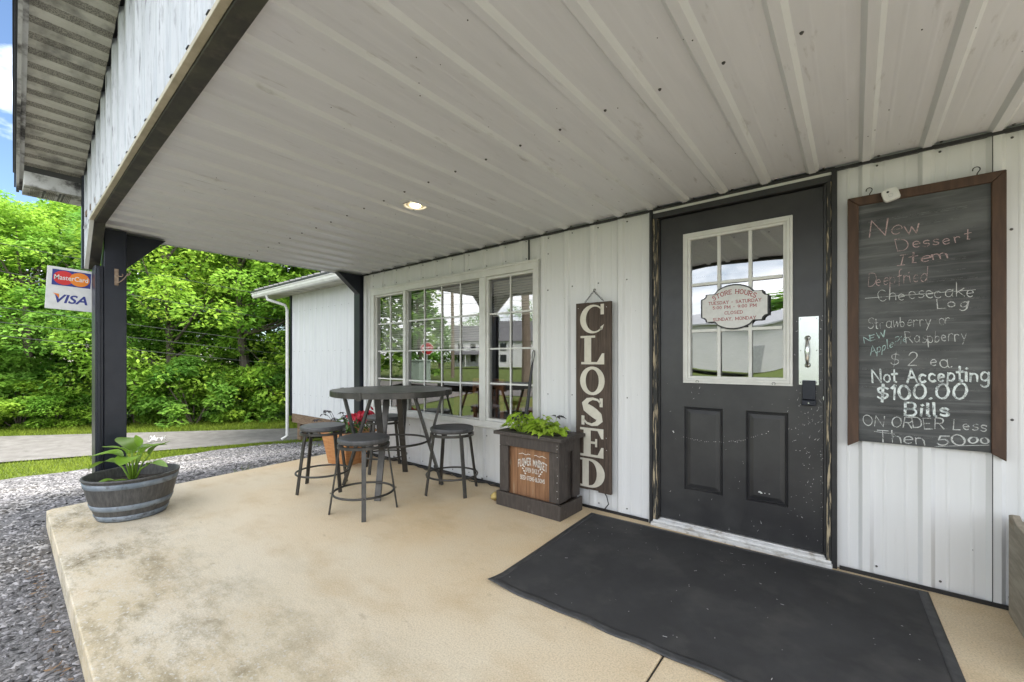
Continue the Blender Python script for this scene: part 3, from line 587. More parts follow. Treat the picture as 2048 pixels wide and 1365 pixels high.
# rake overhang: soffit, barge board and eave return
def oy(x): return -2.757 - .0245 * (x + 4.8)
so_ = MB(); n = 0; x = -4.80
while x < 2.4:
    for j, (a, b, dz, mi) in enumerate(((0, .052, 0, 1), (.052, .062, .012, 0), (.062, .1, .012, 0), (.1, .112, 0, 0))):
        so_.c = mi; xa, xb = x + a, x + b; za = 0 if j in (0, 1) else .010; zb = 0 if j in (0, 3) else .010
        so_.add([(xa, oy(xa), rz(xa) - za), (xb, oy(xb), rz(xb) - zb), (xb, fy(xb) - .025, rz(xb) - zb), (xa, fy(xa) - .025, rz(xa) - za)], [(0, 3, 2, 1)])
    x += .112
so_.build('soffit', ['soffit', 'perf'], B)
bb = MB()
def slant(mb, xa, xb, o0, o1, z0, z1):
    mb.hexa([(xa, oy(xa) + o0, rz(xa) + z0), (xb, oy(xb) + o0, rz(xb) + z0), (xb, oy(xb) + o1, rz(xb) + z0), (xa, oy(xa) + o1, rz(xa) + z0), (xa, oy(xa) + o0, rz(xa) + z1), (xb, oy(xb) + o0, rz(xb) + z1), (xb, oy(xb) + o1, rz(xb) + z1), (xa, oy(xa) + o1, rz(xa) + z1)])
slant(bb, -5.13, 2.5, -.016, .0, -.035, .14); bb.build('barge_board', 'stained_white', B)
bb = MB(); slant(bb, -5.13, 2.5, .0, .022, -.018, -.002); bb.build('barge_edge_trim', 'stained_white', B)
bb = MB(); slant(bb, -5.15, 2.5, -.026, -.017, .01, .16); bb.build('drip_edge', 'black', B)
er = MB(); er.box(-5.13, -4.82, -2.735, -2.46, 2.435, 2.54); er.box(-5.13, -4.82, -2.46, .9, 2.435, 2.54)
er.c = 1
for i in range(3):
    for q in range(6): er.box(-5.11, -4.84, -2.70 + i * .085 + q * .009, -2.696 + i * .085 + q * .009, 2.430, 2.4345)
er.c = 2
for yy in (-2.635, -2.55, -2.53): er.box(-5.10, -4.87, yy, yy + .012, 2.430, 2.4342)
er.build('eave_return', ['stained_white', 'perf', 'seam'], B, bevel=.002)
rf = MB()
rf.hexa([(-5.2, -2.78, 2.47), (2.5, -2.98, 2.47 + 7.7 * RS), (2.5, 6.3, 2.47 + 7.7 * RS), (-5.2, 6.3, 2.47), (-5.2, -2.78, 2.51), (2.5, -2.98, 2.51 + 7.7 * RS), (2.5, 6.3, 2.51 + 7.7 * RS), (-5.2, 6.3, 2.51)])
for p in range(8): rf.v[p] = (rf.v[p][0], rf.v[p][1], rf.v[p][2] + .145)
rf.build('roof', 'roofdk', B)

# ---- door
def yb(mb, x0, x1, z0, z1, ya, yb_): return mb.box(x0, x1, ya, yb_, z0, z1)
fr = MB()
yb(fr, DX0, DX0 + .022, .0, 2.150, -.034, .0); yb(fr, DX1 - .024, DX1, .0, 2.150, -.034, .0)
fr.build('door_trim', 'black', B, bevel=.002)
jc = MB(); yb(jc, DX0 + .023, DX1 - .025, 2.134, 2.150, -.022, .02); jc.build('door_head_flashing', 'white', B)
jb = MB(); yb(jb, DX0 + .022, -1.052, .03, 2.097, -.027, .05); yb(jb, -.121, DX1 - .024, .03, 2.097, -.027, .05); jb.build('door_jamb', 'jamb', B, bevel=.003)
jb = MB(); yb(jb, DX0 + .022, DX1 - .024, 2.0975, 2.133, -.027, .05); yb(jb, -1.052, -1.043, .06, 2.097, -.010, .04); yb(jb, -.134, -.121, .06, 2.097, -.010, .04); jb.build('door_head', 'door', B, bevel=.002)
th = MB(); yb(th, DX0 + .02, DX1 - .02, .0, .022, -.060, .08); yb(th, DX0 + .025, DX1 - .025, .022, .034, -.030, .08); yb(th, -1.045, -.13, .034, .045, .0, .08)
for q in range(3): yb(th, -1.05, -.125, .034, .037, -.028 + q * .009, -.024 + q * .009)
th.build('threshold', 'alu', B, bevel=.002)
dr = MB(); X0, X1, Z0, Z1 = -1.041, -.136, .052, 2.089; YF = .006
gx0, gx1, gz0, gz1 = -.845, -.320, 1.015, 1.918         # glazed opening
pans = [(-.885, -.648, .270, .818), (-.520, -.300, .270, .818)]
xs = sorted({X0, X1, gx0, gx1, *[q for p in pans for q in p[:2]]}); zs = sorted({Z0, Z1, gz0, gz1, .270, .818})
def in_hole(x, z): return (gx0 < x < gx1 and gz0 < z < gz1) or any(p[0] < x < p[1] and p[2] < z < p[3] for p in pans)
for i in range(len(xs) - 1):
    for j in range(len(zs) - 1):
        if not in_hole((xs[i] + xs[i + 1]) / 2, (zs[j] + zs[j + 1]) / 2):
            dr.add([(xs[i], YF, zs[j]), (xs[i + 1], YF, zs[j]), (xs[i + 1], YF, zs[j + 1]), (xs[i], YF, zs[j + 1])], [(0, 1, 2, 3)])
def rect(x0, x1, z0, z1, d, y): return [(x0 + d, y, z0 + d), (x1 - d, y, z0 + d), (x1 - d, y, z1 - d), (x0 + d, y, z1 - d)]
for p in pans:
    L_ = [rect(*p, 0, YF), rect(*p, .007, YF + .009), rect(*p, .013, YF + .003), rect(*p, .018, YF + .010), rect(*p, .042, YF + .0015)]
    for a, b in zip(L_, L_[1:]):
        dr.add(a + b, [(k, (k + 1) % 4, 4 + (k + 1) % 4, 4 + k) for k in range(4)])
    dr.add(L_[-1], [(0, 1, 2, 3)])
dr.box(X0, gx0, YF + .016, YF + .04, Z0, Z1); dr.box(gx1, X1, YF + .016, YF + .04, Z0, Z1); dr.box(gx0, gx1, YF + .016, YF + .04, Z0, gz0); dr.box(gx0, gx1, YF + .016, YF + .04, gz1, Z1)
for q in ((X0, YF), (X1, YF)): dr.add([(q[0], YF, Z0), (q[0], YF + .016, Z0), (q[0], YF + .016, Z1), (q[0], YF, Z1)], [(0, 1, 2, 3)])
dr.c = 1
def chip(x, z, r, n=7, y=YF):
    ph = random.uniform(0, 6); dr.add([(x + r * random.uniform(.5, 1.2) * math.cos(6.283 * k / n + ph), y - .0006, z + r * random.uniform(.4, .9) * math.sin(6.283 * k / n + ph)) for k in range(n)], [tuple(range(n))[::-1]])
for i in range(95):
    x = random.choice([random.uniform(-1.03, -.14), random.uniform(-.3, -.14), random.uniform(-.26, -.14)]); z = random.uniform(.08, .98)
    if not in_hole(x, z): chip(x, z, random.uniform(.0007, .0026))
for i in range(40): chip(random.uniform(-.15, -.138), random.uniform(.1, 1.4), random.uniform(.001, .003))
pp = pans[1]
for (x, z, r) in ((-.445, .335, .010), (-.438, .331, .008), (-.418, .332, .004), (-.395, .332, .005)): chip(x, z, r, y=YF + .0015)
for t in range(46):                            # long arc of scratches across both panels
    s = t / 45; x = lerp(-.90, -.40, s); z = .60 + .10 * ((s - .3) / .7) ** 2 if s > .3 else .60 + .02 * ((.3 - s) / .3) ** 2
    yy = YF + .0015 if any(p[0] + .042 < x < p[1] - .042 for p in pans) else YF
    if random.random() < .75: chip(x, z + random.uniform(-.004, .004), random.uniform(.0012, .003), y=yy)

def scratch(x, z, a, l, wd_=.0012): dr.add([(x - wd_ * math.sin(a), YF - .0006, z + wd_ * math.cos(a)), (x + l * math.cos(a), YF - .0006, z + l * math.sin(a)), (x + wd_ * math.sin(a), YF - .0006, z - wd_ * math.cos(a))], [(0, 1, 2)])
for i in range(70):
    x, z = (random.uniform(-.27, -.145), random.uniform(.55, 1.35)) if i < 42 else (random.uniform(-1.03, -.15), random.uniform(.06, .95))
    if not in_hole(x, z) and not (-.255 < x < -.155 and z > .86): scratch(x, z, random.gauss(1.2, .6), random.uniform(.004, .022), random.uniform(.0005, .0012))
chip(-.955, .645, .006); chip(-.952, .638, .005)
door = dr.build('door', ['door', 'chip'], B)
dw = MB()
for a, b, y in ((0, .014, -.010), (.014, .030, -.016), (.030, .046, -.008)):
    x0, x1, z0, z1 = -.887, -.278, .976, 1.959
    for (q0, q1, r0, r1) in ((x0 + a, x1 - a, z0 + a, z0 + b), (x0 + a, x1 - a, z1 - b, z1 - a), (x0 + a, x0 + b, z0 + b, z1 - b), (x1 - b, x1 - a, z0 + b, z1 - b)): dw.box(q0, q1, y, YF + .02, r0, r1)
dw.build('window_frame', 'white', door, bevel=.0025)
mu = MB()
for i in (1, 2):
    x = lerp(gx0, gx1, i / 3); mu.box(x - .0095, x + .0095, -.0002, .014, gz0, gz1)
for i in (1, 2):
    z = lerp(gz0, gz1, i / 3)
    for j in range(3): mu.box(lerp(gx0, gx1, j / 3) + .0098, lerp(gx0, gx1, (j + 1) / 3) - .0098, -.0002, .014, z - .0095, z + .0095)
mu.build('muntin_grid', 'white', door, bevel=.002)
dg = MB(); N = 26                               # the pane bows slightly, as sealed door lights do
dg.strip([[(lerp(gx0 - .004, gx1 + .004, i / N), .017 + .0026 * math.sin(math.pi * i / N) * math.sin(math.pi * j / N) - .010 * (j / N - .5) + .0006 * math.sin(7 * i / N + 3 * j / N), lerp(gz0 - .004, gz1 + .004, j / N)) for j in range(N + 1)] for i in range(N, -1, -1)])
dg.build('door_pane', 'doorglass', door, smooth=True)
pl = MB(); pl.box(-.250, -.157, YF - .003, YF - .0003, .985, 1.372); pl.c = 1
for x in (-.241, -.166):
    for z in (1.36, 1.18, 1.0): screw(pl, (x, YF - .003, z), (0, -1, 0), .003)
pl.build('handle_plate', ['steel', 'screw'], door, bevel=.001)
hd = MB(); hz0, hz1, hx = 1.098, 1.250, -.208
hd.tube([(hx, YF - .003, hz0), (hx, YF - .028, hz0 + .006), (hx, YF - .040, hz0 + .03), (hx, YF - .045, (hz0 + hz1) / 2), (hx, YF - .040, hz1 - .03), (hx, YF - .028, hz1 - .006), (hx, YF - .003, hz1)], [.007, .007, .009, .0125, .009, .007, .007], 12)
for z in (hz0, hz1): hd.lathe([(.017, 0), (.013, .006)], (0, 0, 0), 4) if False else screw(hd, (hx, YF - .003, z), (0, -1, 0), .016)
hd.build('pull_handle', 'steel', door, smooth=True)
lk = MB(); lk.box(-.232, -.170, -.026, YF - .0005, .905, 1.012); lk.box(-.234, -.168, -.032, YF - .0005, .872, .902); lk.build('lock_box', 'dark', door, bevel=.004)
lk = MB(); screw(lk, (-.201, -.032, .886), (0, -1, 0), .007); lk.build('lock_cylinder', 'steel', door)
lt_ = MB(); lt_.box(-.137, -.120, -.006, -.0025 + YF, .905, .925); lt_.build('latch', 'steel', door)
for x in (-.795, -.37):
    hk = MB(); hk.tube([(x + .008 * math.cos(a), -.0175, .988 + .008 * math.sin(a)) for a in [R(q) for q in range(-60, 241, 30)]], .0012, 5); hk.build('sash_hook', 'chain', door)

# ---- window
wn = MB()
for (x0, x1, z0, z1) in ((WX0, WX1, WZ1 - .075, WZ1), (WX0, WX1, WZ0, WZ0 + .06), (WX0, WX0 + .075, WZ0 + .06, WZ1 - .075), (WX1 - .05, WX1, WZ0 + .06, WZ1 - .075)): wn.box(x0, x1, -.036, .05, z0, z1)
for (x0, x1, z0, z1) in ((WX0 - .004, WX1 + .004, WZ1 - .018, WZ1 + .004), (WX0 - .004, WX1 + .004, WZ0 - .004, WZ0 + .016)): wn.box(x0, x1, -.044, -.0362, z0, z1)
wn.box(WX0, WX0 + .016, -.042, -.0363, WZ0 + .02, WZ1 - .02); wn.box(WX1 - .014, WX1 + .002, -.042, -.0363, WZ0 + .02, WZ1 - .02)
MUL = ((-3.874, -3.829), (-2.722, -2.645))
for a, b in MUL: wn.box(a, b, -.030, .05, WZ0 + .06, WZ1 - .075)
win = wn.build('window', 'white', B, bevel=.003)
sash = [(WX0 + .075, MUL[0][0], 2), (MUL[0][1], MUL[1][0], 4), (MUL[1][1], WX1 - .05, 2)]
for i, (a, b, nc) in enumerate(sash):
    z0, z1 = WZ0 + .06, WZ1 - .075; f = MB(); t = .024 if i != 1 else .010; yy = -.012 if i != 1 else -.004
    for (x0, x1, q0, q1) in ((a, b, z1 - t, z1), (a, b, z0, z0 + t), (a, a + t, z0 + t, z1 - t), (b - t, b, z0 + t, z1 - t)): f.box(x0 + .0005, x1 - .0005, yy, .045, q0 + .0005, q1 - .0005)
    f.build('sash', 'white', win, bevel=.002)
    a2, b2, c0, c1 = a + t, b - t, z0 + t, z1 - t
    g = MB(); n_ = 14
    g.strip([[(lerp(a2 - .004, b2 + .004, p / n_), .012 + .0006 * math.sin(math.pi * p / n_) * math.sin(math.pi * q / n_), lerp(c0 - .004, c1 + .004, q / n_)) for q in range(n_ + 1)] for p in range(n_, -1, -1)])
    g.build('pane', 'glass', win, smooth=True)
    mq = MB()
    for k in range(1, nc): x = lerp(a2, b2, k / nc); mq.box(x - .0075, x + .0075, .0015, .0095, c0, c1)
    for k in range(1, 4):
        z = lerp(c0, c1, k / 4)
        for q in range(nc): mq.box(lerp(a2, b2, q / nc) + .0077, lerp(a2, b2, (q + 1) / nc) - .0077, .0015, .0095, z - .0075, z + .0075)
    mq.build('muntin_grid', 'white', win)
    bl = MB(); zb = (1.23, 1.27, 1.545)[i]; z = c1 - .02
    while z > zb:
        dy, dz = .0062, .0112
        bl.add([(a2 - .004, .066 - dy, z - dz), (b2 + .004, .066 - dy, z - dz), (b2 + .004, .066 + dy, z + dz), (a2 - .004, .066 + dy, z + dz)], [(0, 1, 2, 3)]); z -= .0235
    bl.box(a2 - .004, b2 + .004, .056, .076, zb - .016, zb)
    if i == 2:
        for x in (a2 + .04, b2 - .05): bl.tube([(x, .052, c1), (x, .052, zb - .01)], .0012, 4)
    bl.build('blind', 'blind', win)

# ================================================================== ANNEX
A = thing('annex_building', 'white ribbed metal annex with gutter and downspout beyond the porch corner', 'building', (-6.7, 1, -.5))
aw = MB(); AX0, AX1, AY = -8.92, -4.71, 1.0
panel(aw, AX0, AX1, lambda x, h: (x, AY - h * .7, .05), lambda x, h: (x, AY - h * .7, 2.46)); aw.box(AX0, AX0 + .05, AY + .02, 5, .05, 2.46)
aw.c = 1
for k in range(-42, -20):
    for z in (.45, 1.3, 2.1):
        x = RC + k * SP + .05
        if AX0 < x < AX1: screw(aw, (x, AY - .0005, z), (0, -1, 0), .006)
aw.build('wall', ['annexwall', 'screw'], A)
q = MB(); q.box(AX0 - .05, AX0 + .012, AY - .03, AY + .06, .0, 2.46); q.build('corner_trim', 'dark', A)
q = MB(); q.box(AX0, AX1, AY - .005, AY + .04, -.13, .046); q.build('skirt_board', 'brownskirt', A)
for i in range(4): q = MB(); q.box(-8.8 + i * 1.3, -8.66 + i * 1.3, AY + .05, AY + .19, -.62, -.13); q.build('pier', 'brownskirt', A)
q = MB(); q.box(AX0 + .05, AX1, 3.6, 3.7, -.6, .05); q.build('foundation', 'brownskirt', A)
q = MB(); q.hexa([(-9.75, .66, 2.44), (AX1, .66, 2.44), (AX1, 1.02, 2.44), (-9.75, 1.02, 2.44), (-9.75, .66, 2.455), (AX1, .66, 2.455), (AX1, 1.02, 2.455), (-9.75, 1.02, 2.455)]); q.build('eave_soffit', 'soffit', A)
q = MB(); q.hexa([(-9.8, .54, 2.525), (AX1, .54, 2.525), (AX1, 5.2, 3.9), (-9.8, 5.2, 3.9), (-9.8, .54, 2.555), (AX1, .54, 2.555), (AX1, 5.2, 3.93), (-9.8, 5.2, 3.93)])
for k in range(-46, -20):
    x = RC + k * SP
    if -9.7 < x < -4.8: q.hexa([(x - .02, .53, 2.557), (x + .02, .53, 2.557), (x + .02, 5.2, 3.932), (x - .02, 5.2, 3.932), (x - .012, .53, 2.58), (x + .012, .53, 2.58), (x + .012, 5.2, 3.955), (x - .012, 5.2, 3.955)])
q.build('roof', 'roofdk', A)
q = MB(); q.prism([(.655, 2.42), (.585, 2.42), (.56, 2.46), (.56, 2.50), (.545, 2.505), (.545, 2.518), (.655, 2.518)], lambda a, b, h: (h, a, b), -9.78, AX1); q.build('gutter', 'white', A)
q = MB(); q.tube([(-9.15, .61, 2.42), (-9.14, .62, 2.34), (-8.96, .88, 2.24), (-8.955, .92, 2.15), (-8.955, .92, -.40), (-8.98, .82, -.47)], .029, 8)
q.build('downspout', 'white', A, smooth=False)

# ================================================================== POWER LINES
names = [('highest', 0), ('second highest', 1), ('middle', 2), ('second lowest', 3), ('lowest', 4)]
ends = [((-2.79, 2.796), (.857, 2.446)), ((-2.79, 2.396), (.808, 1.971)), ((-2.79, 1.882), (-1.815, 1.776)), ((-2.79, 1.668), (-1.815, 1.559)), ((-2.79, 1.475), (-1.815, 1.358))]
for (nm, i), (a, b) in zip(names, ends):
    sl_ = (b[1] - a[1]) / (b[0] - a[0]); m = MB()
    m.tube([(-9.5, y, a[1] + sl_ * (y - a[0]) + .0025 * (y + 2) ** 2) for y in [-22 + 1.5 * k for k in range(26)]], .0045, 5)
    tag(m.build('power_line', 'wire'), '%s of the five dark wires strung before the green trees' % nm, 'power line', 'wires crossing in front of the trees')

# ================================================================== TREES
def leafcloud(mb, clumps, n, size, rnd, long=1.6):
    for (c, r) in clumps:
        for _ in range(n):
            while True:
                d = Vector((rnd.uniform(-1, 1), rnd.uniform(-1, 1), rnd.uniform(-1, 1)))
                if .05 < d.length <= 1: break
            d = d.normalized() * d.length ** .45
            p = c + Vector((d.x * r, d.y * r, d.z * r * .62))
            up = Vector((rnd.gauss(0, .5), rnd.gauss(0, .5), 1)).normalized()
            a = (Vector((d.x, d.y, -.45)) + Vector((rnd.gauss(0, .5), rnd.gauss(0, .5), rnd.gauss(0, .3)))); a = (a - up * a.dot(up))
            a = a.normalized() if a.length > 1e-4 else Vector((1, 0, 0)); b = up.cross(a); s = size * rnd.uniform(.6, 1.25); l = s * long
            mb.add([p, p + a * l * .45 + b * s * .42 - up * s * .1, p + a * l - up * s * .22, p + a * l * .45 - b * s * .42 - up * s * .1], [(0, 1, 2), (0, 2, 3)])
def crown_mesh(seed, h, rad, base, nclump, nleaf, size, conic=0):
    rnd = random.Random(seed); cl = []
    for i in range(nclump):
        t = rnd.random() ** .8; z = lerp(base, h, t)
        prof = math.sqrt(max(.02, 1 - (2 * t * .93 - .80) ** 2)) if not conic else (1 - t) * .95 + .06
        a = rnd.uniform(0, 6.283); rr = rad * prof * math.sqrt(rnd.uniform(.25, 1)); r = rad * rnd.uniform(.17, .33) * (1 if not conic else .8)
        cl.append((Vector((rr * math.cos(a), rr * math.sin(a), z)), r))
    m = MB(); leafcloud(m, cl, nleaf, size, rnd); return m, cl
def trunk_mesh(seed, h, cl, r0):
    rnd = random.Random(seed + 50); m = MB(); top = h * .8; tp = []
    for i in range(8):
        t = i / 7; tp.append(Vector((.18 * math.sin(seed + t * 3), .18 * math.cos(seed * 2 + t * 2.5), -.15 + t * top)))
    m.tube(tp, [r0 * (1 - .85 * i / 7) for i in range(8)], 7)
    for c, r in rnd.sample(cl, min(len(cl), 20)):
        z0 = max(.3, min(top * .92, c.z - rnd.uniform(.5, 1.4))); t = (z0 + .15) / (top); k = min(6, int(t * 7)); b = tp[k].lerp(tp[k + 1], t * 7 - k)
        mid = b.lerp(c, .5) + Vector((0, 0, -.12)); m.tube([b, mid, c], [r0 * .28, r0 * .17, r0 * .06], 5)
    return m
def tree(name, label, cat, loc, seed, h, rad, base, nc, nl, size, leaf, group, r0=.14, conic=0):
    t = thing(name, label, cat, loc, group); OFF[t.name] = Vector()
    cm, cl = crown_mesh(seed, h, rad, base, nc, nl, size, conic)
    trunk_mesh(seed, h, cl, r0).build('trunk', 'bark', t); cm.build('crown', leaf, t); return t
TL = 'leafy broad tree in the dense wood across the road'
protos = [tree('leafy_tree', TL, 'tree', (0, 0, 0), 11 + i, 5.0, 1.75, .4, 78, 300, .066, ('leaf1', 'leaf2', 'leaf1', 'leaf3', 'leaf3')[i], 'trees of the wood across the road') for i in range(5)]
spots = []
for i in range(9): spots.append((lerp(-5, 9.5, i / 8), 1.7 + (i % 3) * .35, (1.25, 1.12, 1.1, 1.2, 1.3, 1.4, 1.35, 1.45, 1.4)[i], i % 3 if i % 2 else (i + 1) % 4))
for i in range(8): spots.append((lerp(-6, 11, i / 7), 4.3 + (i % 2) * .6, (1.35, 1.4, 1.35, 1.5, 1.65, 1.75, 1.7, 1.6)[i], (4, 1, 3, 4, 3, 4, 1, 4)[i]))
for i in range(5): spots.append((lerp(-5, 10, i / 4), 7.2, (1.5, 1.55, 1.9, 2.0, 2.0)[i], 4))
first = set()
for s, off, k, pi in spots:
    x, y = -13.6 + .62 * s - .78 * off, -1.2 + .78 * s + .62 * off
    t = protos[pi] if pi not in first else dup(protos[pi]); first.add(pi)
    t.location = (x, y, -.55); t.rotation_euler = (0, 0, random.uniform(0, 6.28)); t.scale = (k * random.uniform(.92, 1.1), k * random.uniform(.92, 1.1), k)
for pi in range(5):
    if pi not in first: protos[pi].location = (-30, 30, -.6)
SL = 'low leafy bush at the foot of the wood across the road'
bush = []
for i in range(3):
    t = thing('leafy_bush', SL, 'bush', (0, 0, 0), 'bushes along the foot of the wood'); cm, cl = crown_mesh(40 + i, 1.25, .85, .05, 32, 230, .062)
    cm.build('foliage', ('leaf1', 'leaf2', 'leaf3')[i], t)
    sm = MB()
    for c, r in cl[:9]: sm.tube([(0, 0, -.1), c * .5, c], [.02, .014, .006], 5)
    sm.build('stems', 'bark', t); bush.append(t)
for i in range(17):
    s = lerp(-4.5, 7.5, i / 16); off = random.uniform(.75, 1.3); x, y = -13.6 + .62 * s - .78 * off, -1.2 + .78 * s + .62 * off
    t = bush[i] if i < 3 else dup(bush[(i * 7) % 3]); k = random.uniform(.75, 1.25); t.location = (x, y, -.52); t.scale = (k, k, k * random.uniform(.8, 1.25)); t.rotation_euler = (0, 0, random.uniform(0, 6))

# ================================================================== ACROSS THE STREET (mirrored in the glass)
H1 = behind(946, 88); GZ = -.12
def house(name, label, loc, w, d, h, rot, porch=False):
    t = thing(name, label, 'house', (*loc, GZ)); OFF[t.name] = Vector()
    m = MB(); m.box(-w / 2, w / 2, -d / 2, d / 2, 0, h); m.prism([(-d / 2, h), (d / 2, h), (0, h + d * .42)], lambda a, b, q: (q, a, b), -w / 2 + .01, w / 2 - .01); m.build('walls', 'hsiding', t)
    m = MB()
    for s in (-1, 1): m.hexa([(-w / 2 - .3, s * (d / 2 + .35), h - .25), (w / 2 + .3, s * (d / 2 + .35), h - .25), (w / 2 + .3, 0, h + d * .42 + .06), (-w / 2 - .3, 0, h + d * .42 + .06), (-w / 2 - .3, s * (d / 2 + .35), h - .1), (w / 2 + .3, s * (d / 2 + .35), h - .1), (w / 2 + .3, 0, h + d * .42 + .22), (-w / 2 - .3, 0, h + d * .42 + .22)])
    m.build('roof', 'shingle', t)
    for x in (-w * .3, 0, w * .3):
        for z in (1.0, h * .62):
            m = MB(); m.box(x - .5, x + .5, d / 2 + .01, d / 2 + .05, z, z + 1.3); m.build('window', 'darkglass', t)
    for y in (-d * .22, d * .22):
        for z in (1.0, h * .62): m = MB(); m.box(w / 2 + .01, w / 2 + .05, y - .45, y + .45, z, z + 1.3); m.build('window', 'darkglass', t)
    if porch:
        m = MB(); m.hexa([(-w / 2, d / 2 + .06, 2.9), (w / 2, d / 2 + .06, 2.9), (w / 2, d / 2 + 2.4, 2.3), (-w / 2, d / 2 + 2.4, 2.3), (-w / 2, d / 2 + .06, 3.05), (w / 2, d / 2 + .06, 3.05), (w / 2, d / 2 + 2.4, 2.42), (-w / 2, d / 2 + 2.4, 2.42)]); m.build('porch_roof', 'shingle', t)
        for k in range(4): m = MB(); x = lerp(-w / 2 + .15, w / 2 - .15, k / 3); m.box(x - .08, x + .08, d / 2 + 2.1, d / 2 + 2.26, 0, 2.3); m.build('porch_column', 'hsiding', t)
    t.rotation_euler = (0, 0, rot); return t
house('farm_house', 'white two storey house with porch and grey roof, mirrored in the middle window pane', H1, 8, 7, 5.2, R(-40), True)
house('gabled_house', 'large white house with dark grey roof, mirrored in the right window pane', behind(1056, 84), 13, 9, 5.0, R(-30))
t = thing('metal_shed', 'long white metal building across the street, mirrored in the door glass', 'building', (-5, -40, GZ)); OFF[t.name] = Vector()
m = MB(); m.box(-10, 10, -4, 4, 0, 3.6); m.build('walls', 'hsiding', t)
m = MB(); m.hexa([(-10.3, 4.3, 3.5), (10.3, 4.3, 3.5), (10.3, 0, 4.6), (-10.3, 0, 4.6), (-10.3, 4.3, 3.62), (10.3, 4.3, 3.62), (10.3, 0, 4.72), (-10.3, 0, 4.72)]); m.build('roof', 'galv', t)
m = MB(); m.box(-1.6, -.6, 4.01, 4.06, 0, 2.1); m.build('door', 'galv', t)
for x in (-6.5, 1.5, 4.5): m = MB(); m.box(x - .5, x + .5, 4.01, 4.05, 1.3, 2.2); m.build('window', 'galv', t)
for (u, d, hh, rr, lab) in ((904, 36, 9.5, .15, 'slim utility pole with crossarm, mirrored in the middle window pane'), (1048, 17, 9, .17, 'thick wooden utility pole mirrored in the right window pane')):
    x, y = behind(u, d); t = thing('utility_pole', lab, 'utility pole', (x, y, GZ)); OFF[t.name] = Vector()
    m = MB(); m.tube([(0, 0, -.2), (0, 0, hh)], [rr, rr * .75], 10); m.build('pole', 'polewood', t)
    m = MB(); m.bar((-1.1, .8, hh - .6), (1.1, -.8, hh - .6), .11, .09); m.build('crossarm', 'polewood', t)
    for s in (-.9, -.4, .4, .9): m = MB(); m.lathe([(.0, .16), (.05, .14), (.06, .05), (.03, .0)], (1.1 * s, -.8 * s, hh - .55), 8); m.build('insulator', 'galv', t)
x, y = behind(855, 26)
t = thing('stop_sign', 'red octagonal stop sign on a post, mirrored in the middle window pane', 'traffic sign', (x, y, GZ)); OFF[t.name] = Vector()
m = MB(); m.bar((0, 0, -.1), (0, 0, 2.3), .06, .03, (1, 0, 0)); m.build('post', 'galv', t)
oc = lambda r: [(r * math.cos(R(22.5 + 45 * k)), r * math.sin(R(22.5 + 45 * k))) for k in range(8)]
m = MB(); m.prism(oc(.40), lambda a, b, h: (a, h, 1.95 + b), .020, .030); m.build('border', 'plastic_w', t)
m = MB(); m.prism(oc(.37), lambda a, b, h: (a, h, 1.95 + b), .0303, .033); m.build('plate', 'stopred', t)
m = MB(); text_fit(m, 'STOP', lambda a, b: (a, .0345, 1.95 + b), .27, -.27, -.12, .12, .02); m.build('lettering', 'plastic_w', t)
t.rotation_euler = (0, 0, R(-42))
for i, (u, d, h, rad, cn, lab) in enumerate(((742, 40, 15, 5.6, 0, 'broad green tree mirrored in the left window panes'), (838, 36, 12, 1.9, 1, 'tall dark evergreen mirrored at the left of the middle pane'), (905, 118, 10, 8, 0, 'distant round tree mirrored behind the slim pole'),
                                    (880, 84, 10, 3.2, 1, 'far pointed evergreen mirrored above the red sign'), (965, 128, 15, 9, 0, 'tree behind the house with the porch'), (1060, 112, 16, 9, 0, 'tree behind the large white house'), (1560, 46, 8.5, 4, 0, 'tree beyond the long metal building, mirrored in the door glass'))):
    x, y = behind(u, d)
    tree('street_tree' if not cn else 'evergreen_tree', lab, 'tree', (x, y, GZ), 70 + i, h, rad, (.4 if i == 0 else 1.0) if not cn else .3, 150 if i == 0 else 70, 110 if i == 0 else 55, .20 if d < 30 else .34, 'leaf3' if (cn or i > 1) else 'leaf2', None, .2, cn)
x, y = behind(838, 24)
t = thing('utility_cabinet', 'pale green steel cabinet standing on the lawn, mirrored low in the middle window pane', 'cabinet', (x, y, GZ)); OFF[t.name] = Vector()
M['cabinet'] = mat('cabinet_green', (.30, .38, .30), (.27, .34, .27), rough=.5)
m = MB(); m.box(-.55, .55, -.4, .4, 0, 1.2); m.build('body', 'cabinet', t, bevel=.02); m = MB(); m.box(-.6, .6, -.45, .45, 1.2, 1.28); m.build('lid', 'cabinet', t, bevel=.01)

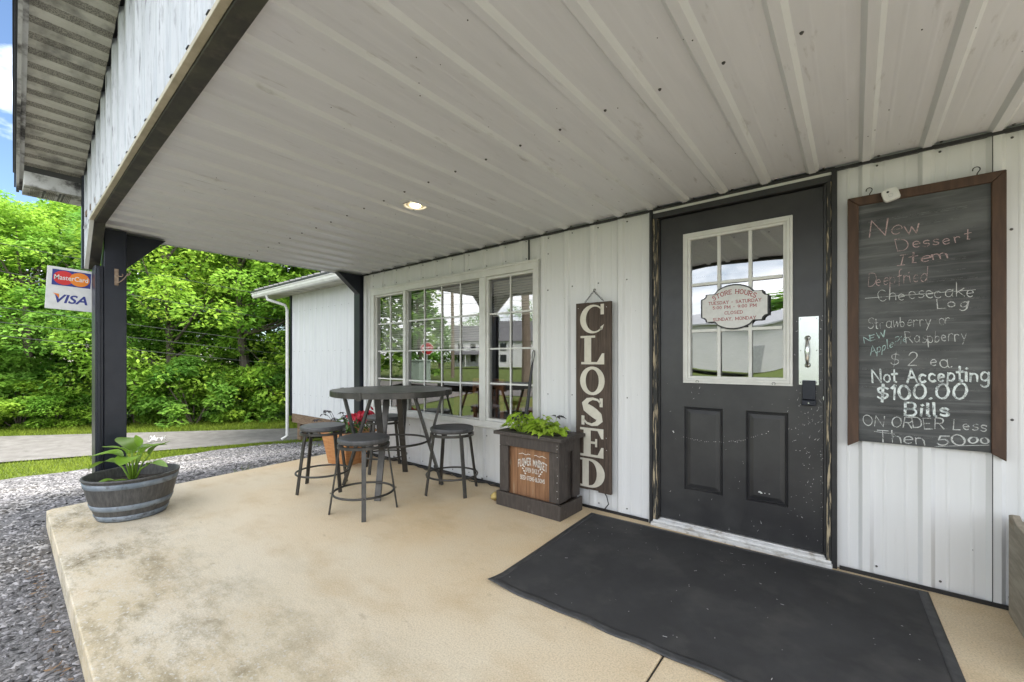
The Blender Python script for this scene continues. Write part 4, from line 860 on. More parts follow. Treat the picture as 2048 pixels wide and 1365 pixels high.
# ================================================================== PORCH FURNITURE
def flat_ring(mb, r0, r1, z0, z1, n=48): return mb.lathe([(r0, z0), (r1, z0), (r1, z1), (r0, z1), (r0, z0)], (0, 0, 0), n)
TC = (-3.25, -.60, 0); TT = .865; F0 = 51
t = thing('bistro_table', 'tall round dark grey metal table standing among the four stools by the window', 'table', TC); OFF[t.name] = Vector()
m = MB(); m.lathe([(0, TT), (.516, TT), (.520, TT - .003), (.520, TT - .03), (.35, TT - .034), (0, TT - .034)], (0, 0, 0), 64); m.build('tabletop', 'ttop', t, smooth=False)
m = MB(); m.lathe([(.5205, TT + .001), (.526, TT + .001), (.528, TT - .002), (.528, TT - .046), (.524, TT - .048), (.516, TT - .046), (.516, TT - .034)], (0, 0, 0), 64); m.build('rim_band', 'gun', t)
for k in range(4):
    f = R(-F0 + 90 * k); P = lambda r, a, z: Vector((r * math.cos(a), r * math.sin(a), z))
    ft = P(.445, f, 0); tp = P(.185, f, TT - .034); j = ft.lerp(tp, .46); tp2 = P(.45, f, TT - .034)
    m = MB(); m.bar(ft, tp, .050, .022, P(1, f + R(90), 0)); m.bar(j + Vector((0, 0, -.02)), tp2, .0495, .018, P(1, f + R(90), 0)); m.build('leg', 'gun', t, bevel=.002)
    a = R(-F0 - 14 + 90 * k); c = P(.5285, a, TT - .026); d = P(1, a + R(90), 0)
    m = MB(); m.hexa([c - d * .024 + P(-.004, a, -.034), c + d * .024 + P(-.004, a, -.034), c + d * .024 + P(.004, a, -.034), c - d * .024 + P(.004, a, -.034), c - d * .024 + P(-.004, a, .03), c + d * .024 + P(-.004, a, .03), c + d * .024 + P(.004, a, .03), c - d * .024 + P(.004, a, .03)]); m.build('corner_clip', 'gun', t, bevel=.0015)
m = MB(); m.tube([(.316 * math.cos(R(a)), .316 * math.sin(R(a)), .398) for a in range(0, 360, 8)], .010, 8, closed=True); m.build('foot_ring', 'gun', t, smooth=True)

SH = .555
def stool():
    t = thing('bar_stool', 'stool', 'stool', (0, 0, 0), 'round backless stools around the tall table'); OFF[t.name] = Vector()
    m = MB(); m.lathe([(0, SH), (.176, SH), (.184, SH - .004), (.186, SH - .012), (.186, SH - .026), (.182, SH - .034), (0, SH - .034)], (0, 0, 0), 48); m.build('seat', 'seat', t, smooth=False)
    m = MB(); m.lathe([(.13, SH - .036), (.17, SH - .036), (.17, SH - .042), (.13, SH - .042), (.13, SH - .036)], (0, 0, 0), 40)
    for a in range(0, 360, 45): m.tube([(.15 * math.cos(R(a)), .15 * math.sin(R(a)), SH - .041), (.15 * math.cos(R(a)), .15 * math.sin(R(a)), SH - .06)], .008, 6)
    m.build('swivel_plate', 'gun', t)
    m = MB(); flat_ring(m, .170, .187, SH - .072, SH - .052); m.build('seat_ring', 'gun', t)
    for k in range(4):
        f = R(45 + 90 * k); P = lambda r, a, z: Vector((r * math.cos(a), r * math.sin(a), z))
        m = MB(); m.bar(P(.240, f, .0), P(.168, f, SH - .054), .031, .013, P(1, f + R(90), 0)); lg = m.build('leg', 'gun', t, bevel=.002)
        m = MB(); screw(m, P(.229, f, .152), P(1, f, 0), .008); m.build('bolt', 'gun', lg)
    m = MB(); m.tube([(.217 * math.cos(R(a)), .217 * math.sin(R(a)), .150) for a in range(0, 360, 8)], .0085, 8, closed=True); m.build('foot_ring', 'gun', t, smooth=True)
    return t
s0 = stool()
for i, (x, y, a, lab) in enumerate(((-2.86, -1.135, 13, 'grey round stool in front of the table, nearest to the camera'), (-3.65, -1.045, 52, 'grey round stool left of the table, beside the cedar flower box'),
                                    (-2.70, -.39, 28, 'grey round stool right of the table, next to the dark planter box'), (-3.78, -.32, 62, 'grey round stool behind the table, mostly hidden against the window wall'))):
    s = s0 if i == 0 else dup(s0); s.location = (x, y, 0); s.rotation_euler = (0, 0, R(a)); s['label'] = lab

# ---- leaves helper
def leaf(mb, p, d, up, l, w, droop=.3, n=6, fold=.12, tip=.9):
    d = Vector(d).normalized(); up = Vector(up); up = (up - d * up.dot(d)).normalized(); s = d.cross(up); rows = []; p = Vector(p)
    for i in range(n + 1):
        t = i / n; ww = w * math.sin(math.pi * min(1, t * .92 + .06)) ** .75 * (1 - .18 * t); c = p + d * l * t + up * (-droop * l * t * t + .06 * l * math.sin(t * 5))
        rows.append([c - s * ww + up * fold * ww * 2, c - s * ww * .5 + up * fold * ww * .7, c, c + s * ww * .5 + up * fold * ww * .7, c + s * ww + up * fold * ww * 2])
    mb.strip(rows)

# ---- half barrel with hosta
BC = (-4.13, -2.235, 0)
t = thing('barrel_planter', 'half barrel planter with grey hoops standing by the dark porch post', 'planter', BC); OFF[t.name] = Vector()
bp = [(.188, 0), (.192, .004), (.198, .03), (.199, .034)]
rad = lambda z: .190 + .078 * (z / .30) + .010 * math.sin(math.pi * z / .30)
m = MB(); m.lathe([(0, .006), (rad(0), .002)] + [(rad(z), z) for z in [.01 * k for k in range(1, 30)]] + [(rad(.29) + .006, .29), (rad(.29) + .009, .297), (rad(.29) + .007, .304), (rad(.29) - .002, .306), (rad(.29) - .010, .300), (rad(.26) - .018, .25), (rad(.2) - .02, .2)], (0, 0, 0), 64)
m.build('barrel', 'barrel', t, smooth=True)
for z0, z1 in ((.004, .045), (.082, .122), (.238, .278)):
    m = MB(); m.lathe([(rad(z0) - .002, z0), (rad(z0) + .0045, z0 + .003), (rad(z1) + .0045, z1 - .003), (rad(z1) - .002, z1)], (0, 0, 0), 64); m.build('hoop', 'hoop', t, smooth=True)
m = MB(); rnd = random.Random(4); rows = []
for i in range(9):
    r = rad(.24) * .93 * i / 8; rows.append([(r * math.cos(6.2832 * k / 40), r * math.sin(6.2832 * k / 40), .242 + rnd.uniform(-.007, .007) - .012 * i / 8) for k in range(41)])
for r_ in rows: r_[40] = r_[0]
m.strip(rows); m.build('soil', 'soil', t)
t.rotation_euler = (0, 0, R(10))
h = thing('hosta_plant', 'green broad leaved hosta growing in the half barrel', 'plant', (BC[0], BC[1], .24)); OFF[h.name] = Vector()
rv = Vector((CS, SN, 0)); fv = Vector((-SN, CS, 0))     # picture right and depth, for leaf directions read off the photograph
lm, pm = MB(), MB()
for (lx, ly, lz, ll, lw, dx, dy, dz) in ((-.15, .02, .13, .16, .060, -1, -.1, .12), (-.06, -.02, .18, .16, .078, -.8, -.35, .45), (-.03, .03, .22, .16, .07, -.55, .2, .65), (.03, -.03, .17, .15, .068, .25, -.7, .25), (.06, .01, .20, .15, .06, .6, .1, .55),
                                          (.11, .02, .19, .14, .05, .55, .1, .85), (.12, -.01, .12, .15, .042, .95, -.2, .35), (0, .07, .2, .16, .06, 0, 1, .5), (-.06, .06, .19, .15, .06, -.6, .7, .5), (-.07, -.07, .02, .12, .045, -.7, -.7, .1), (.04, -.06, .01, .09, .04, .6, -.6, .1), (0, -.05, .21, .13, .055, -.3, -.5, .7), (.03, .02, .25, .08, .026, -.2, .1, 1)):
    p = rv * lx + fv * ly + Vector((0, 0, lz)); d = rv * dx + fv * dy + Vector((0, 0, dz)); base = rv * lx * .12 + fv * ly * .12
    pm.tube([base, base.lerp(p, .5) + Vector((0, 0, .03)) * (1 if lz > .05 else .3), p], [.007, .006, .004], 6); leaf(lm, p, d, Vector((-d.x * .4, -d.y * .4, 1)), ll * 1.08, lw * 1.12, .35, 8, .10)
lm.build('leaves', 'hosta', h, smooth=True); pm.build('stalks', 'hosta', h, smooth=True)

# ---- flower market planter box
PB = (-1.90, -.24, 0)
t = thing('planter_box', 'dark brown wooden planter box with a rusty lettered front panel', 'planter', PB)
px0, px1, py0, py1 = -2.165, -1.615, -.385, -.095
m = MB()
for (x0, x1, y0, y1, z0, z1) in ((px0, px1, py0, py0 + .03, .09, .10), ): pass
# corner posts and rails: each a board of the frame
m.box(px0, px0 + .085, py0, py0 + .022, .112, .465); m.box(px1 - .085, px1, py0, py0 + .022, .112, .465)
m.box(px0, px1, py0 - .0, py0 + .022, .467, .55)
m.box(px1 - .022, px1 - .0005, py0 + .0225, py0 + .11, .112, .548); m.box(px1 - .022, px1 - .0005, py1 - .09, py1, .112, .548); m.box(px1 - .022, px1 - .001, py0 + .111, py1 - .091, .46, .548)
m.box(px0 + .0005, px0 + .022, py0 + .0225, py1, .112, .548); m.box(px0 + .023, px1 - .023, py1 - .02, py1, .0, .548)
m.build('frame', 'wood_dk', t, bevel=.003)
m = MB(); m.box(px0 - .018, px1 + .002, py0 - .020, py0 + .004, .0, .11); m.box(px1 + .0025, px1 + .022, py0 - .020, py1 + .0, .0, .105); m.box(px0 - .018, px0 - .0005, py0 + .0045, py1, 0, .108); m.build('plinth', 'wood_dk', t, bevel=.003)
m = MB(); m.box(px1 - .05, px1 - .03, py0 + .10, py1 - .08, .1, .47); m.build('side_panel', 'wood_dk', t)
m = MB(); m.box(px0 - .035, px1 + .035, py0 - .035, py0 + .045, .551, .577); m.box(px0 - .035, px0 + .045, py0 + .0455, py1 + .02, .551, .5765); m.box(px1 - .045, px1 + .035, py0 + .0455, py1 + .02, .551, .5765); m.box(px0 + .0455, px1 - .0455, py1 - .04, py1 + .02, .551, .576); m.build('rim', 'wood_dk', t, bevel=.003)
m = MB(); n = 5
for k in range(n): a = lerp(px0 + .06, px1 - .06, k / n); b = lerp(px0 + .06, px1 - .06, (k + 1) / n); m.box(a + .0008, b - .0008, py0 + .040, py0 + .05, .09, .48)
fp = m.build('front_panel', 'rust', t, bevel=.001)
m = MB(); cxp, yy = (px0 + px1) / 2 + .012, py0 + .039
def arcfn(cx, z, h, wscale, total, sag):
    def fn(x, y):
        u = (x / total - .5) * 2; return (cx + u * wscale / 2, yy, z - sag * u * u + y * h)
    return fn
for s_, z, hgt, wid, sag, wt in (('FLOWER MARKET', .338, .050, .265, .028, .20), ('OPEN DAILY', .283, .030, .125, .0, .19), ('SEED-STEMS-BLOOMS', .222, .028, .225, .0, .19)):
    tw = text_width(s_, .30); stroke_text(m, s_, arcfn(cxp, z, hgt, wid, tw, sag), wt, .30)
for sg in (-1, 1):                             # leaf sprigs either side of the middle line
    for k in range(5):
        a = (cxp + sg * (.082 - .012 * abs(k - 2)), .262 + k * .017)
        m.add([(a[0], yy, a[1]), (a[0] + sg * .014, yy, a[1] + .004), (a[0] + sg * .012, yy, a[1] + .014), (a[0] - sg * .002, yy, a[1] + .009)], [(0, 1, 2, 3)])
    for k in range(6): ribbon(m, [(cxp + sg * (.02 + .018 * k), .415 + .004 * math.sin(k * 2)), (cxp + sg * (.035 + .018 * k), .413 + .005 * math.cos(k * 2))], .004, lambda a, b: (a, yy, b))
m.build('lettering', 'txtw', fp)
m = MB(); m.box(px0 + .046, px1 - .046, py0 + .046, py1 - .041, .545, .556); m.build('soil', 'soil', t)
m = MB()
for z in (.52, .495, .44, .31, .26, .2, .15): screw(m, (px1 - .015 + random.uniform(-.004, .004), py0, z), (0, -1, 0), .0028)
m.build('nails', 'plastic_w', t)
v = thing('sweet_potato_vine', 'bright lime green trailing plant filling the dark planter box', 'plant', (-1.9, -.24, .56)); OFF[v.name] = Vector()
rnd = random.Random(12); lm, pm, dm = MB(), MB(), MB()
def lobed(mb, p, d, up, s):
    d = Vector(d).normalized(); up = Vector(up); up = (up - d * up.dot(d)).normalized(); r = d.cross(up)
    out = [(0, 0), (-.10, .32), (.02, .62), (.28, .40), (.42, .55), (.55, .30), (.78, .16), (1.12, 0), (.78, -.16), (.55, -.30), (.42, -.55), (.28, -.40), (.02, -.62), (-.10, -.32)]
    P = [Vector(p) + d * a * s + r * b * s + up * (abs(b) * .25 - .35 * max(0, a) ** 2) * s for a, b in out]; c = Vector(p) + d * .4 * s - up * .06 * s
    mb.add([c] + P, [(0, 1 + i, 1 + (i + 1) % 14) for i in range(14)])
for cx_, cy_, n, hh, sp in ((-.135, -.03, 95, .15, .15), (.10, -.04, 95, .12, .16), (.0, .03, 40, .12, .14)):
    for i in range(n):
        a = rnd.uniform(0, 6.283); e = rnd.uniform(.05, 1) ** .6; x = cx_ + math.cos(a) * sp * e; y = cy_ + math.sin(a) * .105 * e; z = hh * (1 - e * e * .75) * rnd.uniform(.45, 1.05) + .012
        if y < -.155 and rnd.random() < .6: z *= .5
        d = Vector((math.cos(a) + rnd.gauss(0, .35), math.sin(a) - .35 + rnd.gauss(0, .35), rnd.uniform(-.5, .25))); up = Vector((rnd.gauss(0, .3), -.35 + rnd.gauss(0, .3), 1))
        lobed(lm, (x, y, z), d, up, rnd.uniform(.030, .052))
        if i % 3 == 0: pm.tube([(cx_ + .02 * math.cos(a), cy_ + .02 * math.sin(a), 0), (lerp(cx_, x, .6), lerp(cy_, y, .6), z * .8), (x, y, z)], .002, 4)
lobed(dm, (.17, -.0, .145), (.8, -.5, .1), (0, -.2, 1), .05); lobed(dm, (.19, .02, .14), (.9, .3, .1), (0, -.2, 1), .045); lobed(dm, (.155, .01, .145), (-.6, -.5, .3), (0, -.2, 1), .035); lobed(dm, (.235, -.02, .045), (.9, -.3, -.1), (0, -.2, 1), .04)
pm.tube([(.13, 0, 0), (.16, 0, .08), (.17, .0, .145)], .002, 4)
lm.build('leaves', 'lime', v); pm.build('stems', 'lime', v); dm.build('dark_leaves', 'purple', v)

# ---- cedar flower box with red flowers
t = thing('cedar_flower_box', 'orange cedar tapered flower box behind the stools at the wall end', 'planter', (-4.36, -.39, 0)); OFF[t.name] = Vector()
m = MB()
for k in range(4):
    c, s_ = ((1, 0), (0, 1), (-1, 0), (0, -1))[k]
    for q in range(4):
        a0, a1 = -.5 + q / 4 + .004, -.5 + (q + 1) / 4 - .004; w0, w1, h0, h1 = .30, .40, .0, .33
        P = lambda a, w, z, o: (c * (w / 2 - o) - s_ * a * (w - .001), s_ * (w / 2 - o) + c * a * (w - .001), z)
        m.hexa([P(a0, w0, h0, .018), P(a1, w0, h0, .018), P(a1, w0, h0, 0), P(a0, w0, h0, 0), P(a0, w1, h1, .018), P(a1, w1, h1, .018), P(a1, w1, h1, 0), P(a0, w1, h1, 0)])
m.build('box', 'cedar', t)
m = MB(); 
for (x0, x1, y0, y1) in ((-.225, .225, -.225, -.185), (-.225, .225, .185, .225), (-.225, -.185, -.1845, .1845), (.185, .225, -.1845, .1845)): m.box(x0, x1, y0, y1, .331, .352)
m.build('rim', 'cedar', t, bevel=.003)
m = MB(); m.box(-.185, .185, -.185, .185, .28, .31); m.build('soil', 'soil', t)
t.rotation_euler = (0, 0, R(8))
fw = thing('red_petunias', 'red flowers with green leaves growing in the cedar box', 'flowers', (-4.36, -.39, .31)); OFF[fw.name] = Vector()
rnd = random.Random(5); lm, qm, dm = MB(), MB(), MB()
for i in range(260):
    a = rnd.uniform(0, 6.283); e = rnd.random() ** .5; x, y = .25 * e * math.cos(a), .22 * e * math.sin(a); z = .03 + .15 * (1 - e * e * .8) * rnd.uniform(.5, 1.1)
    leaf(lm, (x, y, z), (math.cos(a), math.sin(a), rnd.uniform(-.3, .6)), (rnd.gauss(0, .3), rnd.gauss(0, .3), 1), rnd.uniform(.04, .07), rnd.uniform(.010, .017), .4, 3, .1)
for i in range(46):
    q = rv * rnd.uniform(.0, .25) + fv * rnd.uniform(-.14, .12); z = .12 + rnd.uniform(0, .10) + (.05 if q.dot(rv) > .2 else 0)
    n_ = (-fv * .8 + Vector((rnd.gauss(0, .5), rnd.gauss(0, .5), .6))).normalized(); a_ = n_.orthogonal().normalized(); b_ = n_.cross(a_); c_ = Vector((q.x, q.y, z)); rr = rnd.uniform(.028, .040)
    P = [c_ + (a_ * math.cos(6.283 * k / 10) + b_ * math.sin(6.283 * k / 10)) * rr * (1 if k % 2 else .72) + n_ * .012 for k in range(10)]
    qm.add([c_] + P, [(0, 1 + k, 1 + (k + 1) % 10) for k in range(10)])
for i in range(9):
    q = rv * rnd.uniform(-.34, -.06) + fv * rnd.uniform(-.1, .1); z = .10 + rnd.uniform(0, .16)
    dm.tube([(q.x * .4, q.y * .4, .02), (q.x * .8, q.y * .8, z * .9), (q.x, q.y, z)], .0025, 4)
    for k in range(4): leaf(dm, (q.x, q.y, z), (rnd.gauss(0, 1), rnd.gauss(0, 1), .1), (0, 0, 1), .05, .014, .5, 3)
lm.build('leaves', 'leafdk', fw); qm.build('petals', 'petal', fw); dm.build('dark_stems', 'purple', fw)

# ---- CLOSED board
SX0, SX1, SZ0, SZ1 = -1.672, -1.378, .150, 1.560; SY = -.058
t = thing('closed_sign', 'tall brown plank sign with cream letters spelling closed, hung by a chain', 'sign', (-1.52, SY, SZ0))
m = MB(); xs_ = (SX0, SX0 + .107, SX0 + .189, SX1)
for i, (a, b) in enumerate(zip(xs_, xs_[1:])): m.box(a + .0012, b - .0012, SY, SY + .022, SZ0 + (.0, .004, -.006)[i], SZ1 - (.0, .002, .003)[i])
m.box(SX0 + .01, SX1 - .01, SY + .0225, SY + .036, SZ0 + .15, SZ0 + .24); m.box(SX0 + .01, SX1 - .01, SY + .0225, SY + .036, SZ1 - .24, SZ1 - .15)
m.c = 1
for x in (SX0 + .025, SX0 + .26):
    for z in (SZ1 - .03, SZ0 + .40, SZ0 + .33): screw(m, (x + random.uniform(-.006, .006), SY, z + random.uniform(-.02, .02)), (0, -1, 0), .003)
plank = m.build('plank_board', ['signwood', 'plastic_w'], t, bevel=.002)
def letter(mb, ch, x, z, w, h, y0, y1):
    fn = lambda a, b, d: (x + a * w, d, z + b * h)
    def poly(p): mb.prism(p, fn, y1, y0)
    def bx(a0, a1, b0, b1): poly([(a0, b0), (a1, b0), (a1, b1), (a0, b1)])
    if ch == 'C':
        o, i_ = arc(.52, .5, .52, .5, 42, 318, 24), arc(.60, .5, .36, .43, 48, 312, 24)
        mb.ring(o + i_[::-1][:0], i_, fn, y1, y0) if False else [poly([o[k], o[k + 1], i_[k + 1], i_[k]]) for k in range(24)]
        bx(.84, .97, .64, 1.0); poly([(.84, .22), (.97, .30), (.90, .12), (.80, .1)])
    if ch == 'O':
        o, i_ = arc(.5, .5, .5, .5, 0, 360, 30), arc(.5, .5, .27, .40, 0, 360, 30)
        for k in range(30): poly([o[k], o[k + 1], i_[k + 1], i_[k]])
    if ch == 'D':
        bx(.10, .36, .07, .93); bx(.0, .42, 0, .068); bx(.0, .42, .932, 1)
        o, i_ = arc(.42, .5, .58, .5, -90, 90, 18), arc(.42, .5, .27, .42, -90, 90, 18)
        for k in range(18): poly([o[k], o[k + 1], i_[k + 1], i_[k]])
    if ch == 'L':
        bx(.18, .46, .082, .925); bx(.02, .62, .927, 1); bx(.05, .98, 0, .08); poly([(.70, .082), (.98, .082), (.98, .38), (.90, .38)])
    if ch == 'E':
        bx(.15, .44, .082, .92); bx(.0, .95, .922, 1); bx(.0, .95, 0, .08); poly([(.72, .92), (.95, .92), (.95, .66), (.87, .66)]); poly([(.72, .082), (.95, .082), (.95, .36), (.87, .36)])
        bx(.442, .62, .46, .54); bx(.622, .70, .36, .64)
    if ch == 'S':
        c = [(.84, .80), (.72, .92), (.52, .955), (.32, .90), (.20, .77), (.26, .64), (.44, .54), (.60, .45), (.76, .34), (.80, .22), (.68, .10), (.48, .045), (.28, .09), (.14, .22)]
        wd = [.06, .07, .09, .16, .25, .31, .34, .34, .31, .25, .16, .09, .07, .06]; Lf, Rt = [], []
        for k, p in enumerate(c):
            a, b = c[max(0, k - 1)], c[min(len(c) - 1, k + 1)]; dx, dy = b[0] - a[0], b[1] - a[1]; l = math.hypot(dx, dy); nx, ny = -dy / l * wd[k] / 2, dx / l * wd[k] / 2
            Lf.append((p[0] + nx, p[1] + ny)); Rt.append((p[0] - nx, p[1] - ny))
        for k in range(len(c) - 1): poly([Lf[k], Lf[k + 1], Rt[k + 1], Rt[k]])
        bx(.80, .92, .68, .98); bx(.06, .18, .02, .34)
pitch = .2325
for i, ch in enumerate('CLOSED'):
    m = MB(); letter(m, ch, SX0 + .038, SZ1 - .012 - .222 - i * pitch * .995, .205, .215, SY - .0022, SY - .0002); m.build('letter', 'cream', plank)
m = MB(); hk_ = Vector((-1.531, -.022, 1.652))
def chain(mb, a, b, n):
    a, b = Vector(a), Vector(b); d = (b - a) / n; dn = d.normalized(); s1 = dn.cross(Vector((0, 1, 0))).normalized(); s2 = Vector((0, 1, 0))
    for k in range(n):
        c = a + d * (k + .5); s = s1 if k % 2 else (s2 * .6 + s1 * .5).normalized(); L2 = d.length * .66
        mb.tube([c + dn * L2 * math.cos(q) + s * .0045 * math.sin(q) for q in [R(45 * z) for z in range(8)]], .0016, 5, closed=True)
chain(m, hk_ + Vector((-.006, -.012, -.012)), (-1.595, SY + .004, SZ1 + .004), 7); chain(m, hk_ + Vector((.006, -.012, -.012)), (-1.442, SY + .004, SZ1 + .004), 7)
m.build('chain', 'chain', t)
m = MB(); m.tube([hk_ + Vector(q) for q in ((0, .02, .012), (0, -.002, .012), (-.002, -.012, .004), (.0, -.016, -.010), (.004, -.018, -.014), (.012, -.018, -.006), (.014, -.016, .004))], .0028, 6); m.build('hook', 'chain', t)

# ---- chalkboard
KX0, KX1, KZ0, KZ1 = -.031, .527, .672, 1.978; KY = -.052
t = thing('chalkboard', 'brown framed chalkboard with handwritten chalk menu hanging right of the door', 'chalkboard', (.25, KY, KZ0))
fwid = .046
m = MB()
m.prism([(KX0, KZ1), (KX1, KZ1), (KX1 - fwid, KZ1 - fwid), (KX0 + fwid, KZ1 - fwid)], lambda a, b, h: (a, h, b), KY + .034, KY)
m.prism([(KX0, KZ0), (KX0, KZ1 - .0006), (KX0 + fwid, KZ1 - fwid - .0006), (KX0 + fwid, KZ0 + .030)], lambda a, b, h: (a, h, b), KY + .034, KY)
m.prism([(KX1, KZ0), (KX1, KZ1 - .0006), (KX1 - fwid, KZ1 - fwid - .0006), (KX1 - fwid, KZ0 + .030)], lambda a, b, h: (a, h, b), KY + .034, KY)
m.build('frame', 'frame_br', t, bevel=.004)
m = MB(); m.box(KX0 + fwid - .004, KX1 - fwid + .004, KY + .014, KY + .022, KZ0 + .032, KZ1 - fwid + .004); bd = m.build('slate', 'board', t)
yk = KY + .0132
def P854(zx, zy): u, v_ = 1660 + zx * .4543, 320 + zy * .4543; p = onY(u, v_, yk); return p[0], p[2]
mbs = {'f': MB()}; CHN = {'w': 'chalk_w', 'p': 'chalk_p', 'g': 'chalk_g', 'b': 'chalk_b'}
def chalk(s_, bl, br, hz, colr, wt, gap=.2, passes=1):
    wt *= .92; mline = MB(); (xa, za), (xb, zb) = P854(*bl), P854(*br); hh = abs(P854(bl[0], bl[1] - hz)[1] - za); tw = text_width(s_, gap)
    for q in range(passes):
        random.seed(len(s_) * 7 + ord(s_[0]) + ord(s_[-1]) * 3)
        ox, oz = (0, 0) if q == 0 else (.0026, -.0020)
        def fn(x, y):
            f = x / tw; return (xa + (xb - xa) * f + ox + .0008 * math.sin(37 * x + 11 * y), yk - .0002 * q, za + (zb - za) * f + y * hh + oz + .0010 * math.sin(5 * x + 3))
        stroke_text(mline, s_, fn, wt / hh, gap, 0, (.06 if colr in 'pw' and bl[1] < 930 else .045) if passes == 1 else .025)
    mline.build('chalk_line', CHN[colr], bd)
chalk('New', (170, 345), (405, 318), 72, 'p', .0050); chalk('Dessert', (300, 400), (625, 352), 48, 'p', .0042); chalk('Item', (300, 463), (522, 432), 44, 'p', .0042)
chalk('Deepfried', (165, 560), (425, 533), 52, 'p', .0038); chalk('Cheesecake', (215, 620), (632, 600), 52, 'w', .0038); chalk('Log', (475, 655), (608, 645), 42, 'w', .0040)
chalk('Strawberry or', (165, 745), (530, 722), 46, 'w', .0036); chalk('NEW', (150, 808), (242, 778), 26, 'g', .0034); chalk('ApplePie', (178, 862), (338, 800), 38, 'g', .0038); chalk('Raspberry', (335, 808), (602, 795), 50, 'w', .0040)
chalk('$ 2. ea.', (262, 905), (540, 912), 52, 'w', .0042); chalk('Not Accepting', (185, 980), (697, 972), 58, 'b', .0088, .2, 2); chalk('$100.00', (205, 1055), (592, 1050), 60, 'b', .0086, .2, 2); chalk('Bills', (328, 1125), (520, 1128), 55, 'b', .0092, .26, 2)
chalk('ON ORDER Less', (150, 1170), (688, 1195), 42, 'w', .0046); chalk('Then', (210, 1240), (415, 1256), 50, 'w', .0048); chalk('50', (470, 1256), (598, 1260), 44, 'w', .0048); chalk('00', (610, 1246), (698, 1250), 26, 'w', .0046)
for a, b in (((460, 1262), (700, 1256)), ((195, 1196), (285, 1208)), ((155, 610), (640, 572))): (xa, za), (xb, zb) = P854(*a), P854(*b); mline = MB(); ribbon(mline, [(xa, za), (xb, zb)], .0022, lambda p, q: (p, yk, q)); mline.build('chalk_stroke', 'chalk_w', bd)
rnd = random.Random(3)
for k in range(24):
    z = KZ1 - .14 - k * .0475; xa = KX0 + fwid + .01 + rnd.uniform(0, .1); xb = KX1 - fwid - .01 - rnd.uniform(0, .12)
    for dz in (0, .007):
        if rnd.random() < .85: ribbon(mbs['f'], [(lerp(xa, xb, q / 6), z + dz + rnd.uniform(-.0008, .0008)) for q in range(7)], rnd.choice((.0012, .0018, .0025)), lambda p, q: (p, yk + .0004, q))
mbs['f'].build('ruled_lines', 'chalk_f', bd)
for x in (.057, .437):
    m = MB(); m.tube([(x + .012 * math.sin(R(a)) , -.03, KZ1 + .030 + .012 * math.cos(R(a))) for a in range(-110, 150, 20)] + [(x + .003, -.03, KZ1 + .012), (x, -.03, KZ1 - .004)], .0022, 6); m.build('hook', 'chain', t)
t = thing('security_camera', 'small white square camera clipped on the chalkboard frame top', 'camera', (.137, KY - .02, 1.953)); OFF[t.name] = Vector()
sq = [(.031 * math.copysign(abs(math.cos(a)) ** .45, math.cos(a)), .031 * math.copysign(abs(math.sin(a)) ** .45, math.sin(a))) for a in [R(10 * k) for k in range(36)]]
m = MB(); m.prism(sq, lambda a, b, h: (a, h, b), .014, -.008); m.build('body', 'plastic_w', t, bevel=.004)
m = MB(); m.prism(sq, lambda a, b, h: (a * 1.04 + .004, h, b * 1.04 + .002), .022, .0142); m.build('back_cover', 'plastic_w', t, bevel=.002)
m = MB(); m.prism([(.0055 * math.cos(R(20 * k)) - .006, .0055 * math.sin(R(20 * k)) + .014) for k in range(18)], lambda a, b, h: (a, h, b), -.0082, -.0092); m.build('lens', 'darkglass', t)
m = MB(); ri = [(math.cos(R(20 * k)), math.sin(R(20 * k))) for k in range(18)]; m.ring([(.009 * a, .009 * b - .005) for a, b in ri], [(.0075 * a, .0075 * b - .005) for a, b in ri], lambda a, b, h: (a, h, b), -.008, -.0088); m.build('sensor_ring', 'galv', t)
t.rotation_euler = (0, R(-16), 0)

# ---- store hours plaque on the door glass
PX, PZ, PW, PH = -.583, 1.455, .190, .140; py = -.014
t = thing('store_hours_sign', 'white scalloped plaque with red opening hours hanging on the door glass', 'sign', (PX, py, PZ)); OFF[t.name] = Vector()
def plaque(w, h, r):                            # stepped bracket outline with bowed top and bottom
    p = []
    q = [(-w, -h * .42), (-w, h * .42)] + [(-w + r * math.sin(R(a)), h * .42 + .0 + r * (1 - math.cos(R(a)))) for a in (30, 60, 90)] + [(-w + r, h * .42 + r), (-w * .58, h * .42 + r)]
    q += [(lerp(-w * .58, w * .58, k / 12), h * .42 + r + (h - h * .42 - r) * math.sin(math.pi * k / 12) ** .6) for k in range(1, 12)]
    top = q + [(w * .58, h * .42 + r), (w - r, h * .42 + r)] + [(w - r * math.sin(R(a)), h * .42 + r * (1 - math.cos(R(a)))) for a in (90, 60, 30)] + [(w, h * .42)]
    half = [(a, b) for a, b in top if b > 0]
    return half + [(-a, -b) for a, b in half]
m = MB(); m.prism(plaque(PW, PH, .030), lambda a, b, h: (a, h, b), .006, .0); m.build('border', 'black', t)
m = MB(); m.prism(plaque(PW - .009, PH - .009, .030), lambda a, b, h: (a, h, b), -.0003, -.0018); m.build('face', 'signwhite', t)
m = MB()
for s_, z, hh, wid, sag in (('STORE HOURS', .075, .025, .225, .034), ('TUESDAY - SATURDAY', .016, .0175, .285, 0), ('5:00 PM - 9:00 PM', -.014, .0175, .235, 0), ('CLOSED', -.050, .0175, .098, 0), ('SUNDAY, MONDAY', -.088, .0175, .232, 0)):
    tw = text_width(s_, .28)
    def fn(x, y, z=z, hh=hh, wid=wid, sag=sag, tw=tw):
        u = (x / tw - .5) * 2; return (u * (wid + y * .02 * (sag > 0)) / 2, -.0022, z + .006 - sag * u * u + y * hh)
    stroke_text(m, s_, fn, .17, .30, .13)
m.build('lettering', 'text_red', t)

